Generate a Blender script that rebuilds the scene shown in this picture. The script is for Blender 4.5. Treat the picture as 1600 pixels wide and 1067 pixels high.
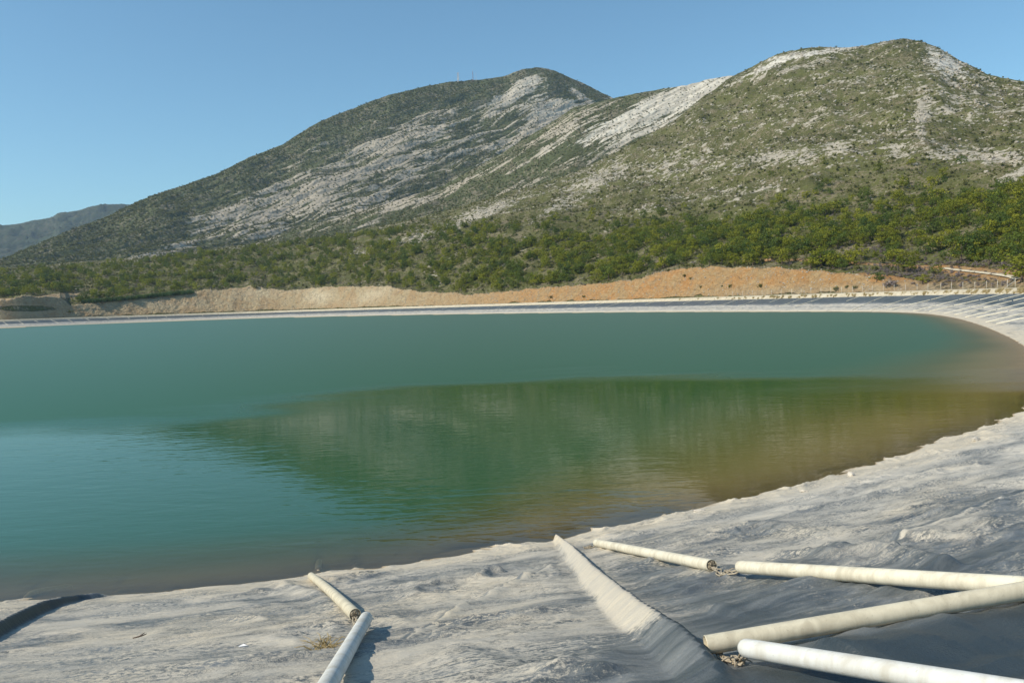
import bpy, math, random
import numpy as np
from mathutils import Matrix, Vector
R = math.radians
random.seed(4)
rng = np.random.default_rng(11)
scene = bpy.context.scene
for o in list(bpy.data.objects): bpy.data.objects.remove(o)

# ------------------------------------------------------------------ camera
CAMZ = 6.3
FPX = 1244.0
PITCH = math.atan(60.5 * math.cos(math.atan(.0325)) / FPX)
ROLL = math.atan(.0325)
cd = bpy.data.cameras.new("camera")
cd.sensor_width = 36; cd.lens = FPX / 1600 * 36
cd.clip_start = .1; cd.clip_end = 40000
cam = bpy.data.objects.new("camera", cd)
scene.collection.objects.link(cam)
scene.camera = cam
FW = np.array([0, math.cos(PITCH), -math.sin(PITCH)])
U0 = np.array([0, math.sin(PITCH), math.cos(PITCH)])
R0 = np.array([1.0, 0, 0])
CR = math.cos(ROLL) * R0 - math.sin(ROLL) * U0
CU = math.sin(ROLL) * R0 + math.cos(ROLL) * U0
m = Matrix(((CR[0], CU[0], -FW[0], 0), (CR[1], CU[1], -FW[1], 0), (CR[2], CU[2], -FW[2], CAMZ), (0, 0, 0, 1)))
cam.matrix_world = m

# ------------------------------------------------------------------ light
SUN_EL, SUN_AZ = R(39), R(-112)       # azimuth measured from +Y towards +X
sdir = np.array([math.cos(SUN_EL) * math.sin(SUN_AZ), math.cos(SUN_EL) * math.cos(SUN_AZ), math.sin(SUN_EL)])
w = bpy.data.worlds.new("World"); scene.world = w; w.use_nodes = True
nt = w.node_tree; nt.nodes.clear()
sky = nt.nodes.new("ShaderNodeTexSky"); sky.sky_type = 'NISHITA'; sky.sun_disc = False
sky.sun_elevation = SUN_EL; sky.sun_rotation = SUN_AZ
sky.air_density = 1.0; sky.dust_density = .25; sky.ozone_density = 1.2
bg = nt.nodes.new("ShaderNodeBackground"); bg.inputs[1].default_value = .131
wo = nt.nodes.new("ShaderNodeOutputWorld")
tint = nt.nodes.new('ShaderNodeMix'); tint.data_type = 'RGBA'; tint.blend_type = 'MULTIPLY'; tint.inputs[0].default_value = 1; tint.inputs[7].default_value = (.73, 1.0, 1.03, 1)
nt.links.new(sky.outputs[0], tint.inputs[6]); nt.links.new(tint.outputs[2], bg.inputs[0]); nt.links.new(bg.outputs[0], wo.inputs[0])
sd = bpy.data.lights.new("sun", 'SUN'); sd.energy = 4.6; sd.angle = R(.5); sd.color = (1, .90, .74)
so = bpy.data.objects.new("sun", sd); scene.collection.objects.link(so)
so.rotation_euler = Vector(sdir).to_track_quat('Z', 'Y').to_euler()
scene.view_settings.view_transform = 'Standard'; scene.view_settings.look = 'None'
scene.view_settings.exposure = .15; scene.view_settings.gamma = 1
scene.cycles.volume_bounces = 0
scene.cycles.max_bounces = 6
scene.cycles.transparent_max_bounces = 12

# ------------------------------------------------------------------ numeric helpers
def ray(px, py):
    px = np.asarray(px, float); py = np.asarray(py, float)
    d = FW[:, None] * np.ones(px.size) + CR[:, None] * ((px.ravel() - 800) / FPX) - CU[:, None] * ((py.ravel() - 533.5) / FPX)
    return d.T
def azel(px, py):
    d = ray(px, py)
    h = np.hypot(d[:, 0], d[:, 1])
    return np.arctan2(d[:, 0], d[:, 1]), d[:, 2] / h
def project(P):
    Q = P - np.array([0, 0, CAMZ])
    f = Q @ FW; f = np.where(np.abs(f) < 1e-6, 1e-6, f)
    x = 800 + FPX * (Q @ CR) / f; y = 533.5 - FPX * (Q @ CU) / f
    x = np.where(f > 0, x, -9999)
    return x, y
def hsh(ix, iy, seed):
    n = (ix.astype(np.int64) * 374761393 + iy.astype(np.int64) * 668265263 + seed * 982451653) & 0xffffffff
    n = ((n ^ (n >> 13)) * 1274126177) & 0xffffffff
    n = (n ^ (n >> 16)) & 0xffffffff
    return n.astype(np.float64) / 4294967295.0
def vnoise(x, y, seed=0):
    ix = np.floor(x); iy = np.floor(y); fx = x - ix; fy = y - iy
    ux = fx * fx * fx * (fx * (fx * 6 - 15) + 10); uy = fy * fy * fy * (fy * (fy * 6 - 15) + 10)
    def g(a, b):
        t = hsh(ix + a, iy + b, seed) * 2 * np.pi
        return np.cos(t) * (fx - a) + np.sin(t) * (fy - b)
    return ((g(0, 0) * (1 - ux) + g(1, 0) * ux) * (1 - uy) + (g(0, 1) * (1 - ux) + g(1, 1) * ux) * uy) * 1.4
def fbm(x, y, oct=4, seed=0, gain=.5, ridge=False):
    s = 0; a = 1; n = 0
    for i in range(oct):
        v = vnoise(x * 2 ** i + 17.3 * i, y * 2 ** i - 9.1 * i, seed + i)
        if ridge: v = 1 - 2 * np.abs(v)
        s = s + a * v; n += a; a *= gain
    return s / n
def smooth(a, b, x):
    t = np.clip((x - a) / (b - a), 0, 1); return t * t * (3 - 2 * t)

# ------------------------------------------------------------------ reservoir outline (water edge)
shore_px = [(0, 945), (240, 925), (480, 902), (700, 878), (870, 845), (1020, 812), (1180, 776), (1350, 733), (1470, 690), (1600, 645)]
def on_level(px, py, z=0):
    d = ray(px, py); t = (z - CAMZ) / d[:, 2]
    return np.stack([d[:, 0] * t, d[:, 1] * t], 1)
near = on_level([p[0] for p in shore_px], [p[1] for p in shore_px])
far_px = [(1600, 540), (1560, 519), (1520, 504), (1480, 494.5), (1430, 489), (1350, 487), (1200, 487), (1000, 487.5), (800, 489.5), (600, 492.5), (400, 497), (200, 504), (0, 512)]
farp = on_level([p[0] for p in far_px], [p[1] for p in far_px])
ctrl = np.vstack([near, [[40, 61]], farp, [[-520, 560], [-560, 420], [-470, 260], [-300, 110], [-140, 40], [-50, 20.5]]])
def catmull(P, n):
    out = []
    N = len(P)
    for i in range(N):
        p0, p1, p2, p3 = P[i - 1], P[i], P[(i + 1) % N], P[(i + 2) % N]
        # centripetal spacing
        t0 = 0; t1 = t0 + np.linalg.norm(p1 - p0) ** .5; t2 = t1 + np.linalg.norm(p2 - p1) ** .5; t3 = t2 + np.linalg.norm(p3 - p2) ** .5
        for t in np.linspace(t1, t2, n, endpoint=False):
            A1 = (t1 - t) / (t1 - t0) * p0 + (t - t0) / (t1 - t0) * p1
            A2 = (t2 - t) / (t2 - t1) * p1 + (t - t1) / (t2 - t1) * p2
            A3 = (t3 - t) / (t3 - t2) * p2 + (t - t2) / (t3 - t2) * p3
            B1 = (t2 - t) / (t2 - t0) * A1 + (t - t0) / (t2 - t0) * A2
            B2 = (t3 - t) / (t3 - t1) * A2 + (t - t1) / (t3 - t1) * A3
            out.append((t2 - t) / (t2 - t1) * B1 + (t - t1) / (t2 - t1) * B2)
    return np.array(out)
C0 = catmull(ctrl, 24)
# resample evenly-ish and smooth the far part
def resample(P, ds):
    Q = np.vstack([P, P[:1]]); L = np.r_[0, np.cumsum(np.linalg.norm(np.diff(Q, axis=0), axis=1))]
    n = int(L[-1] / ds); s = np.linspace(0, L[-1], n, endpoint=False)
    return np.stack([np.interp(s, L, Q[:, 0]), np.interp(s, L, Q[:, 1])], 1)
C = resample(C0, 1.0)
D = np.hypot(C[:, 0], C[:, 1])
for it in range(60):       # smoothing grows with distance from the camera
    k = np.clip((D - 40) / 200, 0, 1)[:, None] * .5
    C = C * (1 - k) + k * .5 * (np.roll(C, 1, 0) + np.roll(C, -1, 0))
for it in range(12):
    C = .5 * C + .25 * (np.roll(C, 1, 0) + np.roll(C, -1, 0))
NC = len(C)
Cs = np.r_[0, np.cumsum(np.linalg.norm(np.roll(C, -1, 0) - C, axis=1))]
CL = Cs[-1]; Cs = Cs[:-1]
T = np.roll(C, -1, 0) - np.roll(C, 1, 0)
for it in range(60): T = .5 * T + .25 * (np.roll(T, 1, 0) + np.roll(T, -1, 0))
T /= np.linalg.norm(T, axis=1)[:, None]
NRM = np.stack([T[:, 1], -T[:, 0]], 1)      # outward (loop runs counter-clockwise)
def curve_at(s):
    s = np.asarray(s) % CL
    ss = np.r_[Cs, CL]
    f = lambda a: np.interp(s, ss, np.r_[a, a[0]])
    n = np.stack([f(NRM[:, 0]), f(NRM[:, 1])], -1)
    n /= np.linalg.norm(n, axis=-1)[..., None]
    return np.stack([f(C[:, 0]), f(C[:, 1])], -1), n
def st_of(P):
    """nearest point on the outline -> (s, signed distance; + is outside)"""
    P = np.asarray(P, float); S = np.empty(len(P)); Tt = np.empty(len(P))
    for i in range(0, len(P), 2000):
        p = P[i:i + 2000]
        d = ((p[:, None, :] - C[None]) ** 2).sum(2); j = d.argmin(1)
        dl = p - C[j]
        S[i:i + 2000] = Cs[j] + (dl * T[j]).sum(1)
        t = (dl * NRM[j]).sum(1)
        Tt[i:i + 2000] = np.where(np.abs(dl @ np.zeros(2)) >= 0, np.sign(t) * np.sqrt(d[np.arange(len(p)), j] - np.minimum((dl * T[j]).sum(1) ** 2, d[np.arange(len(p)), j]) + 1e-9), t)
    return S, Tt
SLOPE = 1 / 4.0
TOP = 18.0
def base_z(s, t, P):
    d = np.hypot(P[..., 0], P[..., 1])
    z = np.where(t < 0, t * SLOPE * 1.0, t * SLOPE)
    z = np.maximum(z, -6)
    z = np.where(t > TOP, TOP * SLOPE + .02 * (t - TOP), z)
    return z
def on_slope(px, py):
    d = ray(px, py); out = []
    for v in d:
        lo, hi = 3.0, 80.0
        rs = np.linspace(3, 90, 500); P = np.outer(rs, v[:2]); S, t = st_of(P)
        z = base_z(S, t, P); zr = CAMZ + rs * v[2]
        k = np.argmax(zr < z); a = k - 1
        f = (zr[a] - z[a]) / ((zr[a] - z[a]) - (zr[k] - z[k]))
        r = rs[a] + f * (rs[k] - rs[a]); out.append(v[:2] * r)
    return np.array(out)

# folds of the liner: polylines in the plan, with height and width
def poly_d(P, L):
    best = np.full(P.shape[:-1], 1e9); sg = np.zeros(P.shape[:-1]); al = np.zeros(P.shape[:-1])
    L = np.asarray(L); tot = 0; seg = np.linalg.norm(np.diff(L, axis=0), axis=1); full = seg.sum()
    for i in range(len(L) - 1):
        a, b = L[i], L[i + 1]; ab = b - a; q = P - a
        u = np.clip((q @ ab) / (ab @ ab), 0, 1); dd = q - u[..., None] * ab
        d = np.hypot(dd[..., 0], dd[..., 1]); c = ab[0] * q[..., 1] - ab[1] * q[..., 0]
        mk = d < best
        best = np.where(mk, d, best); sg = np.where(mk, np.sign(c), sg); al = np.where(mk, (tot + u * seg[i]) / full, al)
        tot += seg[i]
    return best, sg, al
def wp(pts): return on_slope([p[0] for p in pts], [p[1] for p in pts])
FOLDS = []   # (line, height, width left, width right, taper)
FOLDS.append((wp([(866, 838), (895, 868), (930, 905), (975, 945), (1022, 982), (1062, 1010), (1110, 1055), (1170, 1120)]), .205, .36, .13))
FOLDS.append((wp([(172, 930), (120, 938), (70, 953), (30, 972), (-20, 1000), (-90, 1040)]), .20, .30, .11))
for pts, h, wl, wr in [
    ([(640, 1000), (700, 966), (770, 930), (850, 893), (880, 878)], .05, .14, .05),
    ([(1290, 862), (1340, 868), (1395, 868), (1440, 880), (1500, 896)], .14, .28, .12),
    ([(1200, 868), (1260, 868), (1320, 876)], .10, .2, .1),
    ([(745, 912), (765, 900), (790, 900)], .13, .14, .08),
    ([(620, 925), (690, 918), (745, 908)], .09, .2, .1),
    ([(910, 1067), (960, 1030), (1000, 1015), (1040, 1022)], .07, .3, .2),
    ([(700, 1030), (800, 1050), (900, 1062)], .07, .4, .2),
    ([(390, 930), (440, 915), (500, 935), (540, 960)], .09, .25, .15),
    ([(60, 945), (160, 948), (300, 935), (420, 925)], .05, .35, .2),
    ([(230, 1000), (300, 968), (420, 950), (470, 955)], .05, .4, .25),
    ([(990, 905), (1080, 890), (1200, 905), (1300, 925)], .06, .3, .25),
    ([(1100, 960), (1250, 930), (1400, 925), (1500, 940)], .09, .5, .3),
    ([(1080, 835), (1180, 820), (1290, 840), (1380, 822)], .08, .3, .25),
    ([(1210, 800), (1330, 770), (1450, 760), (1590, 735)], .07, .4, .3),
    ([(1400, 850), (1480, 822), (1560, 790), (1640, 770)], .12, .6, .4),
    ([(1300, 1045), (1450, 1000), (1560, 980), (1680, 965)], .12, .6, .35),
    ([(870, 860), (860, 885), (880, 905)], .07, .1, .1),
]:
    FOLDS.append((wp(pts), h, wl, wr))
SUBM = [  # low ridges of silt over sunken pipes
    (on_level([497, 496, 497], [893, 862, 835]), .10, .10, .10),
    (on_level([42, 75, 110], [922, 902, 878]), .07, .12, .12),
    (on_level([22, 50, 78], [918, 905, 890]), .06, .1, .1),
    (on_level([945, 905], [835, 815]), .07, .1, .1),
    (on_level([180, 200], [915, 895]), .06, .1, .1),
    (on_level([555, 558], [890, 850]), .06, .12, .12),
]
def disp(s, t, P):
    d = np.hypot(P[..., 0], P[..., 1])
    nearf = 1 - smooth(60, 140, d)
    out = smooth(-10, -3, t)
    a = .06 * fbm(s / 7, t / 5, 2, 3)
    wx = s + 1.3 * fbm(s / 2.5, t / 2.5, 2, 50); wt = t + .8 * fbm(s / 2.2, t / 2.2, 2, 60)
    a = a + .035 * fbm(wx / 1.9, wt / 1.1, 3, 8)
    c1 = fbm(wx / 2.4 + .25 * wt, wt / 1.3, 1, 21, ridge=True); c2 = fbm(wx / .95 - .3 * wt, wt / .6 + 9, 1, 31, ridge=True); c3 = fbm(wx / .42 + .4 * wt, wt / .30, 1, 37, ridge=True)
    m1 = smooth(-.3, .3, fbm(s / 3.3, t / 2.6, 2, 70)); m2 = smooth(-.2, .3, fbm(s / 2.1 + 7, t / 1.9, 2, 71))
    fa = .45 + .55 * smooth(-6.5, -2.5, P[..., 0]); m1 = m1 * (.3 + .7 * fa); m2 = m2 * fa
    a = a + .055 * c1 * m1 + fa * .036 * np.maximum(c2, 0) ** 1.6 * (.35 + m2) + .013 * np.maximum(c3, 0) ** 1.5 * (.3 + m2 + m1)
    a = a + .05 * np.maximum(c1, 0) ** 7 * m2
    a = a + .005 * fbm(wx / .15, wt / .11, 2, 41)
    a = a * (.35 + .65 * out)
    for L, h, wl, wr in FOLDS[2:] + SUBM + FOLDS[:2]:
        lo = L.min(0) - 2; hi = L.max(0) + 2
        mk = (P[..., 0] > lo[0]) & (P[..., 0] < hi[0]) & (P[..., 1] > lo[1]) & (P[..., 1] < hi[1])
        if not mk.any(): continue
        Q = P[mk]; dd, sg, al = poly_d(Q, L)
        tp = smooth(0, .04, al) * smooth(1.0, .9, al)
        if h > .19:
            wob = 1 + .10 * vnoise(al * 7 + h, al * 0 + 3.3, 5)
            wl2 = wl * (.25 + .95 * np.minimum(al, .55)) * wob; u = np.clip(1 - dd / wl2, 0, 1); v = np.clip(1 - dd / wr, 0, 1)
            f = np.where(sg < 0, u ** .9, v ** .8) ; f = 1 - np.sqrt((1 - f) ** 2 + .012) ; f = np.maximum(f, 0) / .89
            if wl < wr: f = np.where(sg < 0, u, v)
            hh = h * (.55 + .45 * smooth(0, .3, al))
            k = np.exp(-(dd / .6) ** 4) * tp
            a[mk] = a[mk] * (1 - .88 * k) + hh * f * tp + .012 * k * vnoise(al * 26, dd * 5, 15)
        else:
            wv = vnoise(al * 9 + h * 50, al * 0 + 3.3, 5)
            wdt = np.where(sg < 0, wl, wr) * (1 + .35 * wv)
            sub = h in (.13, .08, .10) and False
            f = np.exp(-(dd / wdt) ** 2) * .8 + .2 / (1 + (dd / wdt) ** 2) * smooth(4, 2.5, dd / wdt)
            a[mk] = a[mk] + h * (1 + .18 * wv) * f * tp
    return a * (nearf * 1.0 + (1 - nearf) * .5) * smooth(TOP + 1, TOP - 1.5, t)
def liner_z(P):
    P = np.asarray(P, float).reshape(-1, 2); s, t = st_of(P)
    return base_z(s, t, P) + disp(s, t, P)

# ------------------------------------------------------------------ mesh helpers
col = scene.collection
def tag(o, label=None, cat=None, group=None, kind=None):
    if label: o['label'] = label
    if cat: o['category'] = cat
    if group: o['group'] = group
    if kind: o['kind'] = kind
    return o
def raw_mesh(name, V, F, mat=None, smoothf=False):
    me = bpy.data.meshes.new(name)
    V = np.asarray(V, np.float32); F = np.asarray(F, np.int32)
    me.vertices.add(len(V)); me.vertices.foreach_set('co', V.ravel())
    k = F.shape[1]
    me.loops.add(F.size); me.loops.foreach_set('vertex_index', F.ravel())
    me.polygons.add(len(F)); me.polygons.foreach_set('loop_start', np.arange(0, F.size, k, dtype=np.int32))
    if smoothf: me.polygons.foreach_set('use_smooth', np.ones(len(F), bool))
    me.update(calc_edges=True)
    if mat: me.materials.append(mat)
    return me
def link(name, me, parent=None, loc=None):
    o = bpy.data.objects.new(name, me); col.objects.link(o)
    if parent: o.parent = parent
    if loc is not None: o.location = loc
    return o
def empty(name, loc=(0, 0, 0)):
    o = bpy.data.objects.new(name, None); col.objects.link(o); o.location = loc; return o
def attr(me, name, v):
    a = me.attributes.new(name, 'FLOAT', 'POINT'); a.data.foreach_set('value', np.asarray(v, np.float32).ravel())
def vattr(me, name, v):
    a = me.attributes.new(name, 'FLOAT_VECTOR', 'POINT'); a.data.foreach_set('vector', np.asarray(v, np.float32).ravel())
def grid_faces(n, m):       # n rows, m columns, row major
    i = np.arange(n - 1)[:, None] * m + np.arange(m - 1)[None]
    return np.stack([i, i + 1, i + m + 1, i + m], -1).reshape(-1, 4)
class MB:
    def __init__(s): s.v = []; s.f = []
    def add(s, V, F):
        k = len(s.v); s.v += [tuple(p) for p in V]; s.f += [tuple(i + k for i in f) for f in F]
    def box(s, c, d, rz=0):
        V = []
        for x in (-1, 1):
            for y in (-1, 1):
                for z in (-1, 1):
                    X, Y = x * d[0] / 2, y * d[1] / 2
                    V.append((c[0] + X * math.cos(rz) - Y * math.sin(rz), c[1] + X * math.sin(rz) + Y * math.cos(rz), c[2] + z * d[2] / 2))
        s.add(V, [(0, 1, 3, 2), (4, 6, 7, 5), (0, 4, 5, 1), (2, 3, 7, 6), (0, 2, 6, 4), (1, 5, 7, 3)])
    def tube(s, pts, rad, n=8, caps=True):
        pts = [Vector(p) for p in pts]; rings = []; base = len(s.v)
        up = Vector((0, 0, 1)); prev = None
        for i, p in enumerate(pts):
            d = (pts[min(i + 1, len(pts) - 1)] - pts[max(i - 1, 0)]).normalized()
            if prev is None:
                u = d.cross(up if abs(d.z) < .95 else Vector((1, 0, 0))).normalized()
            else: u = (prev - d * prev.dot(d)).normalized()
            prev = u; v = d.cross(u)
            r = rad[i] if hasattr(rad, '__len__') else rad
            for k in range(n):
                a = 2 * math.pi * k / n
                s.v.append(tuple(p + u * (r * math.cos(a)) + v * (r * math.sin(a))))
        for i in range(len(pts) - 1):
            for k in range(n):
                a = base + i * n + k; b = base + i * n + (k + 1) % n
                s.f.append((a, b, b + n, a + n))
        if caps:
            s.f.append(tuple(base + k for k in range(n))[::-1]); s.f.append(tuple(base + (len(pts) - 1) * n + k for k in range(n)))
    def mesh(s, name, mat, sm=False):
        me = bpy.data.meshes.new(name); me.from_pydata(s.v, [], s.f); me.update()
        if sm:
            me.polygons.foreach_set('use_smooth', np.ones(len(me.polygons), bool))
        me.materials.append(mat); return me
    def build(s, name, mat, parent=None, sm=False, loc=None):
        return link(name, s.mesh(name, mat, sm), parent, loc)

# ------------------------------------------------------------------ node helpers
class NT:
    def __init__(s, name):
        s.m = bpy.data.materials.new(name); s.m.use_nodes = True; s.t = s.m.node_tree; s.t.nodes.clear()
        s.out = s.t.nodes.new('ShaderNodeOutputMaterial')
    def n(s, typ, **kw):
        o = s.t.nodes.new(typ)
        for k, v in kw.items(): setattr(o, k, v)
        return o
    def lk(s, a, b): s.t.links.new(a, b)
    def inp(s, sock, v):
        if hasattr(v, 'is_linked') or isinstance(v, bpy.types.NodeSocket): s.lk(v, sock)
        else: sock.default_value = v
    def attr(s, name, vec=False):
        a = s.n('ShaderNodeAttribute', attribute_name=name); return a.outputs['Vector' if vec else 'Fac']
    def pos(s): return s.n('ShaderNodeNewGeometry').outputs['Position']
    def noise(s, vec, scale, detail=4, rough=.55, dist=0):
        a = s.n('ShaderNodeTexNoise'); s.lk(vec, a.inputs['Vector'])
        a.inputs['Scale'].default_value = scale; a.inputs['Detail'].default_value = detail
        a.inputs['Roughness'].default_value = rough; a.inputs['Distortion'].default_value = dist
        return a.outputs['Fac']
    def voro(s, vec, scale, feature='F1', out='Distance', rnd=1):
        a = s.n('ShaderNodeTexVoronoi', feature=feature); s.lk(vec, a.inputs['Vector']); a.inputs['Scale'].default_value = scale
        a.inputs['Randomness'].default_value = rnd
        return a.outputs[out]
    def ramp(s, v, a, b, lo=0.0, hi=1.0):
        r = s.n('ShaderNodeMapRange'); r.interpolation_type = 'SMOOTHSTEP'
        s.inp(r.inputs[0], v); s.inp(r.inputs[1], a); s.inp(r.inputs[2], b); s.inp(r.inputs[3], lo); s.inp(r.inputs[4], hi)
        return r.outputs[0]
    def math(s, op, a, b=0.0, c=0.0, clamp=False):
        r = s.n('ShaderNodeMath', operation=op); r.use_clamp = clamp
        s.inp(r.inputs[0], a); s.inp(r.inputs[1], b); s.inp(r.inputs[2], c); return r.outputs[0]
    def mix(s, f, a, b):
        r = s.n('ShaderNodeMix', data_type='RGBA'); s.inp(r.inputs[0], f)
        s.inp(r.inputs[6], a if not isinstance(a, tuple) else (*a, 1)); s.inp(r.inputs[7], b if not isinstance(b, tuple) else (*b, 1))
        return r.outputs[2]
    def vmath(s, op, a, b):
        r = s.n('ShaderNodeVectorMath', operation=op); s.inp(r.inputs[0], a); s.inp(r.inputs[1], b); return r.outputs[0]
    def bump(s, h, dist, strength=1.0, normal=None):
        b = s.n('ShaderNodeBump'); s.inp(b.inputs['Height'], h); s.inp(b.inputs['Distance'], dist); s.inp(b.inputs['Strength'], strength)
        if normal is not None: s.lk(normal, b.inputs['Normal'])
        return b.outputs[0]
    def bsdf(s, colr, rough=.8, normal=None, spec=.3):
        b = s.n('ShaderNodeBsdfPrincipled'); s.inp(b.inputs['Base Color'], colr if not isinstance(colr, tuple) else (*colr, 1))
        s.inp(b.inputs['Roughness'], rough); b.inputs['Specular IOR Level'].default_value = spec
        if normal is not None: s.lk(normal, b.inputs['Normal'])
        return b.outputs[0]
    def done(s, sh): s.lk(sh, s.out.inputs[0]); return s.m

# ------------------------------------------------------------------ materials
def mat_liner():
    n = NT('dusty_liner'); st = n.attr('st', True); silt = n.attr('silt'); cream = n.attr('cream')  # silt also carries the shade painted along the big fold
    st2 = n.vmath('MULTIPLY', st, (.75, 1.15, 1))
    big = n.noise(st2, .55, 6, .62, 1.0); mid = n.noise(st2, 4.5, 5, .65, .6)
    sp = n.noise(st, 26, 4, .7); sp2 = n.noise(st, 75, 3, .75)
    gy = n.ramp(n.noise(n.vmath('MULTIPLY', st, (.6, 1.7, 1)), 2.2, 5, .6, 1.2), .35, .7)
    v = n.math('ADD', silt, n.math('MULTIPLY', n.math('SUBTRACT', big, .5), 2.5))
    v = n.math('ADD', v, n.math('MULTIPLY', n.math('SUBTRACT', mid, .5), 1.3))
    fl = n.ramp(n.noise(n.vmath('MULTIPLY', st, (.8, 1.2, 1)), 17, 6, .8), .44, .58)
    v = n.math('ADD', v, n.math('MULTIPLY', n.math('SUBTRACT', fl, .5), n.ramp(n.noise(st2, .8, 3, .6), .40, .56, .95, .04)))
    v = n.math('ADD', v, n.math('MULTIPLY', n.math('SUBTRACT', sp, .5), n.ramp(big, .35, .65, 1.7, .6)))
    v = n.math('ADD', v, n.math('MULTIPLY', n.math('SUBTRACT', sp2, .5), n.ramp(big, .35, .65, 2.6, .5)))
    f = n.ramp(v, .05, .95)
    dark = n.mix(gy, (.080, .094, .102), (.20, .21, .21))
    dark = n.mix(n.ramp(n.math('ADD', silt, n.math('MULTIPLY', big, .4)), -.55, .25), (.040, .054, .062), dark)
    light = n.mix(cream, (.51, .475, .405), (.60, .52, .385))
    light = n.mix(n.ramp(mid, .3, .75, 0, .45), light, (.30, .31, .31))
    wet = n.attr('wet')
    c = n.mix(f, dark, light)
    c = n.mix(n.math('MULTIPLY', wet, .75), c, (.36, .265, .15))
    h = n.math('ADD', n.math('MULTIPLY', sp, .5), n.math('MULTIPLY', mid, 1.2))
    nm = n.bump(h, .025, .8)
    nm = n.bump(sp2, .006, .7, nm)
    ro = n.ramp(f, 0, .6, .42, .95)
    return n.done(n.bsdf(c, ro, nm, .35))
def mat_pipe(name, tint, dirt):
    n = NT(name); tc = n.n('ShaderNodeTexCoord').outputs['Object']
    oi = n.n('ShaderNodeObjectInfo').outputs['Random']
    off = n.vmath('ADD', tc, n.vmath('MULTIPLY', oi, (40, 40, 40)))
    a = n.noise(n.vmath('MULTIPLY', off, (3, 3, .8)), 2.0, 5, .65, .5); b = n.noise(off, 40, 3, .7)
    c = n.mix(n.ramp(a, .35, .72, 0, dirt), tint, (.40, .35, .25))
    c = n.mix(n.ramp(b, .62, .75, 0, dirt * .8), c, (.24, .21, .15))
    return n.done(n.bsdf(c, .5, n.bump(b, .003, .5), .4))
def plain(name, c, r=.8, var=.25, sc=8):
    n = NT(name); tc = n.n('ShaderNodeTexCoord').outputs['Object']; a = n.noise(tc, sc, 4, .6)
    d = tuple(x * (1 - var) for x in c); e = tuple(min(1, x * (1 + var)) for x in c)
    return n.done(n.bsdf(n.mix(n.ramp(a, .3, .7), d, e), r, n.bump(a, .01, .5)))
def mat_leaf(name, c1, c2, var=.35):
    n = NT(name); oi = n.n('ShaderNodeObjectInfo').outputs['Random']; p = n.pos()
    a = n.noise(p, .9, 3, .6); g = n.noise(p, .022, 3, .6)
    f = n.math('ADD', n.math('MULTIPLY', oi, .65), n.math('MULTIPLY', a, .25)); f = n.math('ADD', f, n.math('MULTIPLY', n.math('SUBTRACT', g, .4), .7), clamp=True)
    c = n.mix(f, c1, c2)
    d = n.bsdf(c, .75, None, .15)
    tr = n.n('ShaderNodeBsdfTranslucent'); n.lk(n.mix(.5, c, (.16, .22, .03)), tr.inputs[0])
    mx = n.n('ShaderNodeMixShader'); mx.inputs[0].default_value = .3; n.lk(d, mx.inputs[1]); n.lk(tr.outputs[0], mx.inputs[2])
    return n.done(mx.outputs[0])
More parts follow.
